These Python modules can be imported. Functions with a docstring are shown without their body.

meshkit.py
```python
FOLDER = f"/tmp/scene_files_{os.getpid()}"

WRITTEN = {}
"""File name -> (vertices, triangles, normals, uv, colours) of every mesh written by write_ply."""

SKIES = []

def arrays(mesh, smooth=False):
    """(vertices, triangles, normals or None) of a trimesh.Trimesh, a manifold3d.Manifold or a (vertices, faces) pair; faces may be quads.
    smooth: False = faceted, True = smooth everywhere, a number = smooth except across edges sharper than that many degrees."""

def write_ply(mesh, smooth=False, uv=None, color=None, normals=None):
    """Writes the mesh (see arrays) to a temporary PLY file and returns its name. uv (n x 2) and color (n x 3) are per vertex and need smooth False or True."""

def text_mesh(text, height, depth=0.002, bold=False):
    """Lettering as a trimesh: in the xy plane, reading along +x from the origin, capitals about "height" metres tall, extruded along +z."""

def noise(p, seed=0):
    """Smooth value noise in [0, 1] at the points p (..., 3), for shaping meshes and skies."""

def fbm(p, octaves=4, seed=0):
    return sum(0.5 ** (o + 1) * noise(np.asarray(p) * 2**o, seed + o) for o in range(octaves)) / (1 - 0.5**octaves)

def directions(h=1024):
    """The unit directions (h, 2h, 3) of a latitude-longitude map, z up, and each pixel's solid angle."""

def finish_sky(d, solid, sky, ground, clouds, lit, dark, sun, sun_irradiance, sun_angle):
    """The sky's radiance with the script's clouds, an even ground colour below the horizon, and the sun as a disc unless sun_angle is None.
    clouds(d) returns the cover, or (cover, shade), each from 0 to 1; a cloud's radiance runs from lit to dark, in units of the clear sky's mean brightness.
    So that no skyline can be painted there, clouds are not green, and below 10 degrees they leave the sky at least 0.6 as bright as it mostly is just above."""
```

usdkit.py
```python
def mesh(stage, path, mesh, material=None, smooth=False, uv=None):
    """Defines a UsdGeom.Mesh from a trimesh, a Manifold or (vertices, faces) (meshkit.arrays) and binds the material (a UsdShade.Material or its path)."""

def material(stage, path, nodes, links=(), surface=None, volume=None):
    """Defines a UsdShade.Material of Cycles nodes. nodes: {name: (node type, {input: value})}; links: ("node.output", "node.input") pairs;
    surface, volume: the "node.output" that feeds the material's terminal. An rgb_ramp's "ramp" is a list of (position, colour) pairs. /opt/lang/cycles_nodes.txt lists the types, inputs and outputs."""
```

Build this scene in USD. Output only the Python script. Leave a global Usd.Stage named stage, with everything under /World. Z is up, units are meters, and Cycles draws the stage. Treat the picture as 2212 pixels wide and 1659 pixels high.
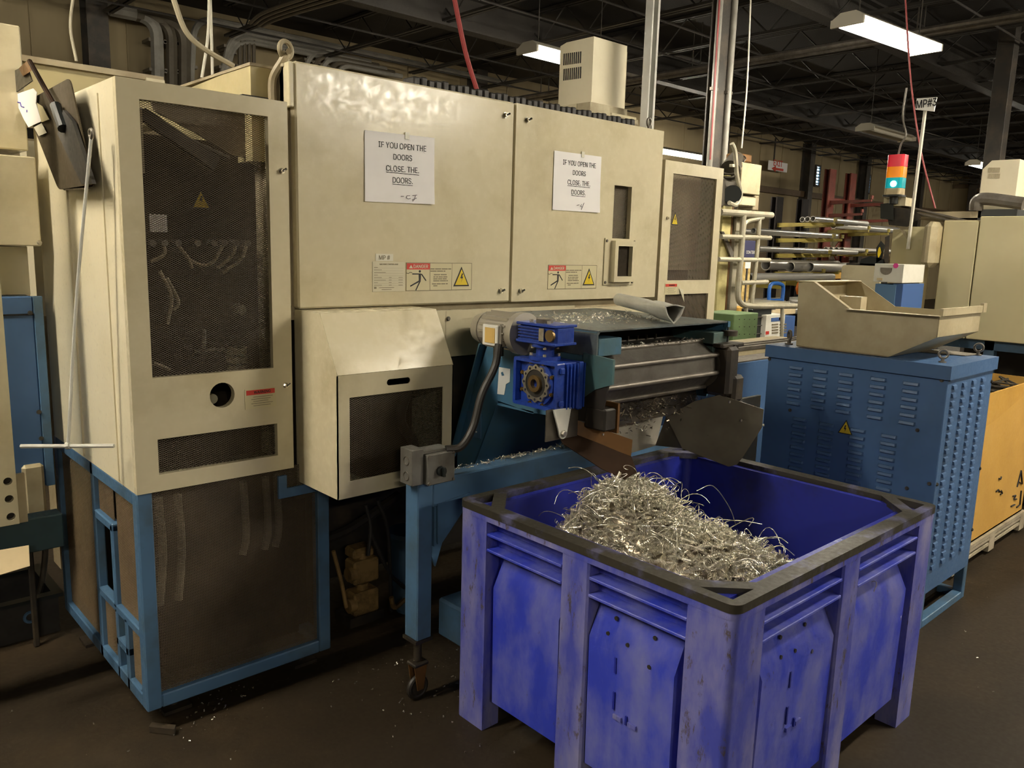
import math, random
import numpy as np, trimesh, manifold3d as m3, usdkit, meshkit
from pxr import Usd, UsdGeom, Gf, Sdf, UsdShade, UsdLux
random.seed(7); RNG = np.random.default_rng(7)
stage = Usd.Stage.CreateInMemory()
UsdGeom.SetStageUpAxis(stage, UsdGeom.Tokens.z); UsdGeom.SetStageMetersPerUnit(stage, 1.0)
UsdGeom.Scope.Define(stage, '/World'); UsdGeom.Scope.Define(stage, '/World/Looks')
# ---------------------------------------------------------------- camera, light, exposure
FPX, EYE = 1733.58, np.array([0.0, 0.0, 1.55])
ROT = np.array([[0.7367853732313836, -0.6755462841368295, 0.02800949448335003],
                [0.09372397739821407, 0.14307120465721743, 0.9852646580785244],
                [0.6695992307738636, 0.7233034276061843, -0.16872765558791933]])   # rows: right, up, forward
cam = UsdGeom.Camera.Define(stage, '/World/camera')
cam.CreateHorizontalApertureAttr(36.0); cam.CreateVerticalApertureAttr(36.0 * 1659 / 2212)
cam.CreateFocalLengthAttr(36.0 * FPX / 2212); cam.CreateClippingRangeAttr(Gf.Vec2f(0.05, 200))
M4 = np.eye(4); M4[0, :3] = ROT[0]; M4[1, :3] = ROT[1]; M4[2, :3] = -ROT[2]; M4[3, :3] = EYE
cam.AddTransformOp().Set(Gf.Matrix4d(*M4.ravel().tolist()))
cam.CreateExposureAttr(2.66)
LAMP = 26.0                      # radiance of the fluorescent tubes
LAMP_COLOR = (1.0, 0.92, 0.76)
dome = UsdLux.DomeLight.Define(stage, '/World/ambient_sky')     # dusk outside the shed, seen through no opening but the small windows
dome.CreateIntensityAttr(0.02); dome.CreateColorAttr(Gf.Vec3f(0.6, 0.75, 1.0))

def at(px, py, axis, val):
    """the point where the sight line through a photo pixel meets the plane axis = val"""
    d = ROT.T @ np.array([(px - 1106) / FPX, -(py - 829.5) / FPX, 1.0]); i = 'xyz'.index(axis)
    return EYE + d * (val - EYE[i]) / d[i]

# ---------------------------------------------------------------- materials
MATS = {}
def nodes_paint(base, dirt, lo, hi, scale, rough, metallic, bump, fine, streak, spec, wear, wear_col):
    n = {'g': ('geometry', {}), 'mp': ('mapping', {'scale': (1, 1, streak)}),
         'n1': ('noise_texture', {'scale': scale, 'detail': 7.0, 'roughness': 0.62}),
         'r1': ('rgb_ramp', {'ramp': [(0, (0, 0, 0)), (lo, (0, 0, 0)), (hi, (1, 1, 1)), (1, (1, 1, 1))]}),
         'mx': ('mix_color', {'a': base, 'b': dirt}),
         'n2': ('noise_texture', {'scale': fine, 'detail': 3.0, 'roughness': 0.6}),
         'mr': ('map_range', {'from_min': 0.25, 'from_max': 0.75, 'to_min': max(rough - .1, .05), 'to_max': min(rough + .12, 1)}),
         'b': ('bump', {'strength': bump, 'distance': 0.004}),
         'p': ('principled_bsdf', {'metallic': metallic, 'specular_ior_level': spec})}
    l = [('g.position', 'mp.vector'), ('mp.vector', 'n1.vector'), ('n1.fac', 'r1.fac'), ('r1.color', 'mx.fac'), ('g.position', 'n2.vector'),
         ('n2.fac', 'mr.value'), ('mr.result', 'p.roughness'), ('n2.fac', 'b.height'), ('b.normal', 'p.normal')]
    if wear:
        n['n3'] = ('noise_texture', {'scale': scale * 3.1, 'detail': 8.0, 'roughness': 0.75})
        n['r3'] = ('rgb_ramp', {'ramp': [(0, (0, 0, 0)), (wear, (0, 0, 0)), (wear + .07, (1, 1, 1)), (1, (1, 1, 1))]})
        n['mw'] = ('mix_color', {'b': wear_col})
        l += [('mp.vector', 'n3.vector'), ('n3.fac', 'r3.fac'), ('r3.color', 'mw.fac'), ('mx.result', 'mw.a'), ('mw.result', 'p.base_color')]
    else:
        l += [('mx.result', 'p.base_color')]
    return n, l
def paint(name, base, dirt=None, lo=.45, hi=.75, scale=4.0, rough=.45, metallic=0.0, bump=.05, fine=60.0, streak=1.0, spec=.5, wear=0, wear_col=(.02, .015, .01)):
    dirt = dirt or tuple(c * .7 for c in base)
    n, l = nodes_paint(base, dirt, lo, hi, scale, rough, metallic, bump, fine, streak, spec, wear, wear_col)
    MATS[name] = usdkit.material(stage, '/World/Looks/' + name, n, l, surface='p.BSDF')
def plain(name, col, rough=.5, metallic=0.0, **k):
    MATS[name] = usdkit.material(stage, '/World/Looks/' + name, {'p': ('principled_bsdf', {'base_color': col, 'roughness': rough, 'metallic': metallic, **k})}, [], surface='p.BSDF')
def glow(name, col, strength):
    MATS[name] = usdkit.material(stage, '/World/Looks/' + name, {'e': ('emission', {'color': col, 'strength': strength})}, [], surface='e.emission')
paint('cream', (.585, .525, .36), (.42, .36, .22), .50, .82, 3.2, .20, bump=.03, fine=35, wear=.70, wear_col=(.30, .25, .15))
paint('cream_frame', (.40, .34, .22), (.24, .18, .10), .4, .7, 3, .45)
paint('cream_bright', (.68, .62, .45), (.55, .49, .33), .5, .85, 2.0, .38, bump=.02)
paint('cream_dusty', (.46, .41, .27), (.28, .22, .13), .35, .7, 7, .6)
paint('wall_tan', (.36, .29, .17), (.27, .21, .115), .35, .7, 1.1, .8, streak=.3)
paint('girt_brown', (.13, .085, .045), None, .4, .7, 3, .6)
paint('steel_dark', (.045, .04, .034), (.09, .07, .05), .45, .7, 4, .55)
paint('deck', (.020, .017, .015), (.032, .027, .022), .4, .7, 1.5, .8)
paint('joist', (.042, .037, .031), (.025, .021, .018), .4, .7, 2, .6)
paint('floor_grime', (.023, .0155, .0075), (.044, .029, .0135), .48, .70, 1.7, .6, bump=.12, fine=50, spec=.3, wear=.66, wear_col=(.012, .009, .006))
paint('machine_blue', (.070, .15, .265), (.055, .085, .105), .45, .75, 5, .42, wear=.70, wear_col=(.03, .025, .02))
paint('conveyor_blue', (.050, .145, .26), (.065, .125, .135), .40, .72, 5, .4, wear=.69, wear_col=(.05, .035, .02))
paint('conveyor_top', (.12, .15, .16), (.05, .045, .04), .4, .7, 6, .38, metallic=.3)
paint('gearbox_blue', (.012, .045, .30), (.01, .02, .12), .5, .8, 9, .35)
paint('cabinet_blue', (.058, .125, .265), (.045, .095, .19), .45, .75, 3, .42)
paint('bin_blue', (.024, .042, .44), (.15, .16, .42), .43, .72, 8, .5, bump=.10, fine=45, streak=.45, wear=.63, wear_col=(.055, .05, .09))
paint('bin_scuffed', (.050, .062, .37), (.22, .215, .39), .40, .68, 9, .55, bump=.12, fine=45, streak=.35, wear=.575, wear_col=(.07, .055, .045))
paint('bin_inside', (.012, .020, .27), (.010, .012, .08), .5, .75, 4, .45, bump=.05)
paint('bin_rim', (.028, .024, .016), (.10, .10, .21), .52, .68, 7, .5, bump=.1)
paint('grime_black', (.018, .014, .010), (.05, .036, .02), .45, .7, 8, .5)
paint('casting_dark', (.022, .018, .014), (.07, .05, .028), .5, .75, 6, .5)
paint('brass_dirty', (.30, .19, .07), (.08, .05, .02), .45, .7, 14, .45, metallic=.2)
paint('steel_bare', (.50, .47, .42), (.25, .21, .16), .4, .75, 8, .34, metallic=.85, bump=.04)
paint('steel_dull', (.22, .20, .175), (.10, .085, .065), .35, .75, 9, .42, metallic=.6, bump=.05)
paint('plate_dark', (.10, .088, .07), (.05, .042, .032), .4, .75, 6, .42, metallic=.5)
paint('rust_brown', (.16, .075, .02), (.05, .026, .012), .4, .75, 5, .48, metallic=.25)
paint('rust_dark', (.032, .018, .011), (.018, .012, .009), .4, .75, 5, .7, spec=.04)
paint('galvanized', (.56, .56, .52), (.44, .43, .39), .4, .7, 5, .42, metallic=.15)
paint('mesh_dark', (.080, .058, .031), (.045, .032, .017), .4, .7, 5, .5, spec=.3)
paint('mesh_dusty', (.105, .073, .039), (.055, .038, .02), .4, .7, 4, .6)
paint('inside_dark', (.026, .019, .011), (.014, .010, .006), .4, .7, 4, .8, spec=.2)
paint('cardboard', (.54, .31, .065), (.46, .255, .05), .45, .75, 3, .75)
paint('cardboard_top', (.50, .28, .05), (.42, .23, .04), .45, .75, 4, .7)
paint('cardboard_pale', (.62, .50, .30), None, .45, .75, 3, .75)
paint('pallet_wood', (.42, .36, .26), (.20, .165, .115), .4, .7, 6, .8)
paint('white_box', (.66, .65, .58), (.52, .49, .40), .5, .8, 4, .6)
paint('osb', (.66, .50, .20), (.42, .28, .09), .42, .6, 14, .8)
paint('rack_red', (.15, .028, .016), (.09, .02, .012), .45, .7, 4, .6)
paint('rack_black', (.014, .011, .010), None, .45, .7, 4, .8, spec=.2)
paint('rack_yellow', (.26, .205, .03), (.17, .13, .025), .45, .7, 4, .5)
paint('post_yellow', (.52, .46, .20), (.30, .24, .09), .45, .7, 6, .5)
plain('pipe_bright', (.62, .60, .55), .3, metallic=.6)
paint('tube_cream', (.50, .47, .36), (.34, .30, .21), .4, .7, 5, .38, metallic=.3)
paint('green_box', (.19, .31, .13), (.14, .23, .09), .45, .7, 5, .5)
paint('hopper', (.45, .39, .25), (.28, .22, .12), .42, .75, 4, .45, metallic=.1)
paint('yellow_paint', (.60, .54, .22), (.34, .28, .12), .45, .7, 5, .5)
paint('teal_dirty', (.055, .125, .135), (.06, .075, .055), .4, .7, 6, .45)
paint('belt_steel', (.125, .115, .10), (.06, .052, .042), .4, .7, 9, .45, metallic=.4)
paint('mesh_side_lit', (.19, .135, .075), (.12, .085, .048), .4, .7, 4, .6)  # paler copy of the base mesh, lamp light put into its colour
paint('box_grey', (.17, .165, .15), (.09, .08, .065), .4, .7, 8, .45, metallic=.3)
paint('cream_shaded', (.46, .39, .20), None, .45, .8, 3, .45)  # cream turned darker and yellower: shadow put into the colour
paint('duct_brown', (.15, .115, .07), None, .4, .7, 3, .6)
paint('rubber', (.018, .016, .014), (.03, .026, .022), .4, .7, 10, .6)
paint('acrylic_brown', (.072, .055, .032), (.045, .034, .02), .35, .75, 5, .7, bump=0.0, spec=.2)
plain('paper', (.78, .76, .76), .7); plain('ink', (.015, .014, .016), .6); plain('ink_red', (.52, .045, .02), .5); plain('pen_blue', (.08, .06, .36), .6)
plain('pencil', (.22, .2, .22), .6)
plain('label_cream', (.56, .50, .31), .45); plain('plate_pale', (.56, .52, .38), .4); plain('warn_yellow', (.66, .48, .012), .4); plain('label_red', (.58, .045, .03), .45)
plain('label_line', (.19, .16, .10), .5); plain('tape', (.62, .60, .50), .35); plain('tape_white', (.66, .67, .66), .5); plain('sticker_yellow', (.60, .40, .12), .5)
plain('black_plastic', (.009, .012, .012), .4); plain('white_plastic', (.72, .71, .66), .4); plain('hole_black', (.006, .005, .004), .9)
plain('chrome', (.62, .58, .50), .2, 1.0); plain('brass', (.55, .36, .12), .3, 1.0); plain('bronze', (.24, .16, .07), .4, .8); plain('bolt', (.60, .57, .50), .3, .9)
plain('chip_metal', (.78, .74, .63), .21, .88); plain('chip_dark', (.30, .26, .20), .30, 1.0); plain('motor_silver', (.42, .39, .33), .42, .6)
plain('hose_black', (.022, .019, .016), .5); plain('wire_red', (.32, .05, .05), .5); plain('cable_tan', (.42, .37, .26), .5); plain('cable_white', (.60, .57, .48), .5)
plain('red_plastic', (.75, .03, .03), .35); plain('hand_truck_blue', (.02, .10, .36), .4); plain('box_blue', (.04, .10, .28), .6); plain('box_blue_pale', (.085, .18, .33), .6)
plain('pink_dot', (.75, .06, .32), .5); plain('banner', (.045, .045, .11), .6); plain('orange', (.70, .18, .02), .5)
plain('lens_red', (.55, .02, .04), .25, emission_color=(1, .04, .06), emission_strength=.035)
plain('lens_amber', (.75, .25, .01), .25, emission_color=(1, .26, .005), emission_strength=.05)
plain('lens_green', (.0, .24, .26), .25, emission_color=(.0, .55, .62), emission_strength=.05)
glow('lamp_green', (.45, 1.0, .95), 3.0)
glow('tube_glow', LAMP_COLOR, LAMP); glow('window_glow', (.30, .62, 1.0), 1.0)
paint('conduit_white', (.30, .285, .25), None, .4, .7, 5, .4)
paint('teal_shaded', (.028, .062, .075), None, .4, .7, 5, .5)  # teal darkened so the colour carries the shadow on the left beam
paint('cream_plain', (.54, .485, .29), (.46, .40, .225), .45, .85, 1.6, .42)
paint('conduit_dark', (.13, .11, .08), None, .4, .7, 5, .4, metallic=.2)
paint('chute_grey', (.15, .135, .105), (.085, .072, .055), .4, .7, 6, .42, metallic=.2)
paint('chute_light', (.42, .39, .32), (.28, .25, .19), .4, .7, 6, .42, metallic=.2)
plain('lamp_housing', (.60, .56, .46), .5)

# ---------------------------------------------------------------- scene helpers
USED, BASE = {}, {}
def numbered(parent, name):
    k = (parent, name); n = USED.get(k, -1) + 1; USED[k] = n
    return f'{parent}/{name}' + (f'_{n:03d}' if n else '')
def keys(p, label=None, cat=None, group=None, kind=None):
    for k, v in (('label', label), ('category', cat), ('group', group), ('kind', kind)):
        if v: p.SetCustomDataByKey(k, v)
    return p
def thing(name, label=None, cat=None, loc=(0, 0, 0), group=None, kind=None):
    path = numbered('/World', name); x = UsdGeom.Xform.Define(stage, path); x.AddTranslateOp().Set(Gf.Vec3d(*map(float, loc)))
    BASE[path] = np.array(loc, float); keys(x.GetPrim(), label, cat, group, kind)
    return path
def dup(src, loc, label, cat, group=None):
    """a copy of a thing with its parts, at another place"""
    name = src.split('/')[-1]; name = name[:-4] if name[-4:-3] == '_' and name[-3:].isdigit() else name
    path = numbered('/World', name); x = UsdGeom.Xform.Define(stage, path); p = x.GetPrim()
    p.GetReferences().AddInternalReference(src); x.ClearXformOpOrder(); x.AddTranslateOp().Set(Gf.Vec3d(*map(float, loc)))
    p.SetInstanceable(True); keys(p, label, cat, group); BASE[path] = np.array(loc, float)
    return path
FACE = {'F': (0, 2, 1, 1, True), 'L': (1, 2, 0, 1, False), 'T': (0, 1, 2, -1, True), 'R': (1, 2, 0, -1, True), 'B': (0, 2, 1, -1, False), 'U': (0, 1, 2, 1, False)}
def arr(p): return [tuple(map(float, q)) for q in p]
def rect(a, b, c, d): return [(a, b), (c, b), (c, d), (a, d)]
def rrect(a, b, c, d, r, n=4):
    out = []
    for cx, cy, s in ((c - r, b + r, -90), (c - r, d - r, 0), (a + r, d - r, 90), (a + r, b + r, 180)):
        out += [(cx + r * math.cos(math.radians(s + 90 * i / n)), cy + r * math.sin(math.radians(s + 90 * i / n))) for i in range(n + 1)]
    return out
def circ(cx, cy, r, n=24): return [(cx + r * math.cos(2 * math.pi * i / n), cy + r * math.sin(2 * math.pi * i / n)) for i in range(n)]
class MB:
    """collects shapes into one mesh"""
    def __init__(s): s.v, s.f, s.n = [], [], 0
    def raw(s, v, f):
        v = np.asarray(v, float).reshape(-1, 3); f = np.asarray(f, int)
        if f.ndim == 2 and f.shape[1] == 4: f = np.vstack([f[:, [0, 1, 2]], f[:, [0, 2, 3]]])
        s.v.append(v); s.f.append(f + s.n); s.n += len(v); return s
    def tm(s, m): return s.raw(m.vertices, m.faces)
    def box(s, x0, y0, z0, x1, y1, z1, c=0.0):
        x0, x1 = min(x0, x1), max(x0, x1); y0, y1 = min(y0, y1), max(y0, y1); z0, z1 = min(z0, z1), max(z0, z1)
        if c <= 0:
            v = [(x, y, z) for z in (z0, z1) for y in (y0, y1) for x in (x0, x1)]
            return s.raw(v, [(0, 2, 3, 1), (4, 5, 7, 6), (0, 1, 5, 4), (2, 6, 7, 3), (0, 4, 6, 2), (1, 3, 7, 5)])
        c = min(c, (x1 - x0) * .49, (y1 - y0) * .49, (z1 - z0) * .49); pts = []
        for ix, (xa, sx) in enumerate(((x0, 1), (x1, -1))):
            for ya, sy in ((y0, 1), (y1, -1)):
                for za, sz in ((z0, 1), (z1, -1)):
                    pts += [(xa, ya + sy * c, za + sz * c), (xa + sx * c, ya, za + sz * c), (xa + sx * c, ya + sy * c, za)]
        return s.tm(trimesh.convex.convex_hull(np.array(pts)))
    def ext(s, contours, face, a, thick):
        """contours (outer, then holes) in the face's two world axes; front surface at a, thickness going inwards"""
        if not isinstance(contours[0][0], (tuple, list, np.ndarray)): contours = [contours]
        cs = m3.CrossSection([np.array(c, float) for c in contours], m3.FillRule.EvenOdd)
        mm = cs.extrude(thick).to_mesh(); p, t = np.array(mm.vert_properties)[:, :3], np.array(mm.tri_verts)
        iu, iv, iw, sg, flip = FACE[face]; q = np.zeros_like(p); q[:, iu] = p[:, 0]; q[:, iv] = p[:, 1]; q[:, iw] = a + sg * p[:, 2]
        return s.raw(q, t[:, ::-1] if flip else t)
    def hull(s, pts): return s.tm(trimesh.convex.convex_hull(np.array(pts, float)))
    def tube(s, pts, r, n=8, cap=True):
        P = np.array(pts, float); m = len(P); r = np.broadcast_to(np.asarray(r, float), (m,))
        T = np.gradient(P, axis=0); T /= np.maximum(np.linalg.norm(T, axis=1, keepdims=True), 1e-9)
        u = np.cross(T[0], (0, 0, 1)); u = u if np.linalg.norm(u) > .05 else np.cross(T[0], (1, 0, 0)); u /= np.linalg.norm(u)
        a = np.arange(n) * 2 * np.pi / n; V = []
        for i in range(m):
            u = u - T[i] * (u @ T[i]); u /= np.linalg.norm(u); w = np.cross(T[i], u)
            V.append(P[i] + r[i] * (np.cos(a)[:, None] * u + np.sin(a)[:, None] * w))
        V = np.vstack(V); F = [(i * n + j, i * n + (j + 1) % n, (i + 1) * n + (j + 1) % n, (i + 1) * n + j) for i in range(m - 1) for j in range(n)]
        F = np.array(F); F = np.vstack([F[:, [0, 1, 2]], F[:, [0, 2, 3]]])
        if cap:
            V = np.vstack([V, P[0], P[-1]]); k = m * n
            F = np.vstack([F, [(k, (j + 1) % n, j) for j in range(n)], [(k + 1, (m - 1) * n + j, (m - 1) * n + (j + 1) % n) for j in range(n)]])
        return s.raw(V, F)
    def cyl(s, p, q, r, n=16, r2=None):
        return s.tube([p, q], [r, r if r2 is None else r2], n)
    def pipe(s, p, q, r, ri, n=14):
        """open pipe with a wall"""
        p, q = np.array(p, float), np.array(q, float); t = q - p; t /= np.linalg.norm(t); u = np.cross(t, (0, 0, 1)); u = u if np.linalg.norm(u) > .05 else np.cross(t, (1, 0, 0)); u /= np.linalg.norm(u); w = np.cross(t, u)
        a = np.arange(n) * 2 * np.pi / n; c = np.cos(a)[:, None] * u + np.sin(a)[:, None] * w
        V = np.vstack([p + r * c, q + r * c, q + ri * c, p + ri * c]); F = []
        for k in range(4):
            for j in range(n): F.append((k * n + j, k * n + (j + 1) % n, ((k + 1) % 4) * n + (j + 1) % n, ((k + 1) % 4) * n + j))
        return s.raw(V, F)
    def ring(s, c, axis_u, axis_w, R, r, n=24, k=8):
        c, u, w = np.array(c, float), np.array(axis_u, float), np.array(axis_w, float); a = np.linspace(0, 2 * np.pi, n, endpoint=False); h = np.cross(u, w); V = []
        for t in a:
            d = math.cos(t) * u + math.sin(t) * w
            for b in np.arange(k) * 2 * np.pi / k: V.append(c + d * (R + r * math.cos(b)) + h * r * math.sin(b))
        return s.raw(V, [(i * k + j, ((i + 1) % n) * k + j, ((i + 1) % n) * k + (j + 1) % k, i * k + (j + 1) % k) for i in range(n) for j in range(k)])
    def plate(s, pts, thick):
        """a flat sheet through 3D corner points with a thickness"""
        P = np.array(pts, float); nrm = np.zeros(3)
        for i in range(len(P)): nrm += np.cross(P[i] - P[0], P[(i + 1) % len(P)] - P[0])
        nrm /= np.linalg.norm(nrm); u = P[1] - P[0]; u /= np.linalg.norm(u); w = np.cross(nrm, u); o = P.mean(0)
        q = np.stack([(P - o) @ u, (P - o) @ w], 1); mm = m3.CrossSection([q], m3.FillRule.EvenOdd).extrude(thick).to_mesh()
        V = np.array(mm.vert_properties)[:, :3]; V = o + V[:, :1] * u + V[:, 1:2] * w + (V[:, 2:3] - thick / 2) * nrm
        return s.raw(V, np.array(mm.tri_verts))
    def text(s, txt, h, face, o, depth=.0006, bold=False, center=True, tilt=0.0, squeeze=1.0):
        t = meshkit.text_mesh(txt, h, depth, bold); V = np.array(t.vertices); V[:, 0] *= squeeze
        if center: V[:, 0] -= (V[:, 0].max() + V[:, 0].min()) / 2
        c, sn = math.cos(tilt), math.sin(tilt); V[:, :2] = V[:, :2] @ np.array([[c, sn], [-sn, c]]); o = np.array(o, float); q = np.zeros_like(V); F = t.faces
        if face == 'F': q[:, 0] = V[:, 0]; q[:, 2] = V[:, 1]; q[:, 1] = -V[:, 2]
        elif face == 'L': q[:, 1] = -V[:, 0]; q[:, 2] = V[:, 1]; q[:, 0] = -V[:, 2]
        return s.raw(q + o, F)
    def build(s, name, mat, parent=None, smooth=35, **kw):
        path = numbered(parent or '/World', name); v = np.vstack(s.v); off = BASE.get('/'.join(path.split('/')[:3]), 0) if parent else 0
        usdkit.mesh(stage, path, (v - off, np.vstack(s.f)), MATS[mat], smooth=smooth)
        if kw: keys(stage.GetPrimAtPath(path), **kw)
        return path
def B(*a): return MB().box(*a)
def expanded(u0, v0, u1, v1, cw, ch, wd):
    """expanded-metal screen: two families of slanted strands, as quads in (u, v, w); clipped to the rectangle"""
    V, F = [], []
    for sgn in (1, -1):
        sl = sgn * ch / cw; n = int((u1 - u0) / cw + (v1 - v0) / ch) + 2
        for k in range(-1, n):
            b = (v0 + k * ch - (0 if sgn > 0 else 0)) if sgn < 0 else (v0 - (u1 - u0) * ch / cw + k * ch)
            # strand: v = b + sl * (u - u0)
            ua, ub = u0, u1; va, vb = b, b + sl * (u1 - u0)
            lo = max(0.0, min(1.0, 0.0)); ta, tb = 0.0, 1.0
            dv = vb - va
            for lim, side in ((v0, 1), (v1, -1)):
                fa, fb = side * (va - lim), side * (vb - lim)
                if fa < 0 and fb < 0: ta, tb = 1, 0; break
                if fa < 0: ta = max(ta, fa / (fa - fb))
                if fb < 0: tb = min(tb, fa / (fa - fb))
            if tb - ta < 1e-4: continue
            pa, pb = (ua + (ub - ua) * ta, va + dv * ta), (ua + (ub - ua) * tb, va + dv * tb); h = wd / 2; wz = .0005 * (sgn > 0)
            i = len(V); t = .0008
            for p in (pa, pb):
                V += [(p[0], p[1] - h, wz), (p[0], p[1] + h, wz + .0006), (p[0], p[1] + h, wz + .0006 + t), (p[0], p[1] - h, wz + t)]
            F += [(i, i + 1, i + 5, i + 4), (i + 1, i + 2, i + 6, i + 5), (i + 2, i + 3, i + 7, i + 6), (i + 3, i, i + 4, i + 7)]
    return np.array(V), F
def screen(face, a, u0, v0, u1, v1, cw=.012, ch=.0062, wd=.0017):
    V, F = expanded(u0, v0, u1, v1, cw, ch, wd); iu, iv, iw, sg, fl = FACE[face]; q = np.zeros_like(V); q[:, iu] = V[:, 0]; q[:, iv] = V[:, 1]; q[:, iw] = a + sg * V[:, 2]
    return MB().raw(q, F)
def bez(p, n=24):
    """smooth curve through points (Catmull-Rom)"""
    P = np.array(p, float); P = np.vstack([2 * P[0] - P[1], P, 2 * P[-1] - P[-2]]); out = []
    for i in range(1, len(P) - 2):
        for t in np.linspace(0, 1, n, endpoint=False):
            a, b, c, d = P[i - 1:i + 3]; out.append(.5 * (2 * b + (c - a) * t + (2 * a - 5 * b + 4 * c - d) * t * t + (3 * b - a - 3 * c + d) * t ** 3))
    out.append(P[-2]); return np.array(out)
def bolt(p, axis, r=.008, h=.007):
    """a screw head on a washer"""
    d = {'F': (0, -1, 0), 'L': (-1, 0, 0), 'T': (0, 0, 1)}[axis]; p = np.array(p, float); d = np.array(d, float); m = MB()
    m.cyl(p, p + d * .0025, r * 1.35, 12); m.cyl(p + d * .0025, p + d * h, r, 6); return m
# ================================================================ the room
B(-8, -9, -.2, 36, 12.2, 0).build('floor', 'floor_grime', kind='structure')
wb = thing('wall_back', kind='structure')
B(-8, 12, 0, 34, 12.2, 4.75).build('wall_surface', 'wall_tan', wb)
for x in (3.42, 9.9, 17.9, 22.35, 26.0, 30.4):
    m = MB().box(x - .13, 11.72, 0, x + .13, 11.74, 4.7).box(x - .13, 11.98, 0, x + .13, 12, 4.7).box(x - .012, 11.74, 0, x + .012, 11.98, 4.7); m.build('column', 'steel_dark', wb)
for z in (3.28, 1.5): B(-8, 11.86, z - .08, 34, 11.995, z + .08).build('girt', 'girt_brown', wb)
for x in np.arange(-6.5, 34, 1.15): B(x, 11.985, 0, x + .02, 12.0, 4.7).build('panel_seam', 'wall_tan', wb)
wr = thing('wall_right', kind='structure')
B(34, -9, 0, 34.2, 12.2, 4.75).build('wall_surface', 'wall_tan', wr)
for y in (11.2, 7.2, 3.0): B(33.7, y - .14, 0, 33.99, y + .14, 4.7, .01).build('column', 'steel_dark', wr)
MB().tube([(33.8, 11.2, 4.2), (33.8, 7.2, 2.3)], .07, 6).build('brace', 'girt_brown', wr)
MB().tube([(33.8, 3.0, 4.2), (33.8, 7.2, 2.3)], .07, 6).build('brace', 'girt_brown', wr)
for z in (4.3, 2.6): B(33.85, -9, z - .07, 33.99, 11.9, z + .07).build('girt', 'girt_brown', wr)
B(-8.2, -9, 0, -8, 12.2, 4.75).build('wall_left', 'wall_tan', kind='structure')
B(-8.2, -9.2, 0, 34.2, -9, 4.75).build('wall_front', 'wall_tan', kind='structure')
ce = thing('ceiling', kind='structure')
B(-8.2, -9.2, 4.75, 34.2, 12.2, 4.85).build('deck', 'deck', ce)
for k, x in enumerate(np.arange(-1.2, 33.5, 1.55)):          # open-web joists running towards the back wall
    m = MB(); z0, z1 = 4.30, 4.70
    for dx in (-.035, .035):
        m.box(x + dx - .022, -3, z1, x + dx + .022, 11.4, z1 + .035); m.box(x + dx - .022, -3, z0, x + dx + .022, 11.4, z0 + .03)
    ys = np.arange(-3, 11.41, .42)
    for i in range(len(ys) - 1):
        a, b = (z0, z1) if i % 2 else (z1, z0); m.tube([(x, ys[i], a + .015), (x, ys[i + 1], b + .015)], .011, 4, cap=False)
    m.build('joist', 'joist', ce)
for y in (-1.0, 4.9, 8.5):                                    # girders along the hall
    m = MB().box(-8, y - .09, 4.24, 34, y + .09, 4.27).box(-8, y - .09, 4.64, 34, y + .09, 4.67).box(-8, y - .01, 4.27, 34, y + .01, 4.64)
    m.build('girder', 'joist', ce)
for y in (2.2, 3.6, 6.4, 7.4, 9.6, 10.8): MB().tube([(-8, y, 4.28), (34, y, 4.28)], .014, 5).build('bridging', 'joist', ce)
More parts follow.
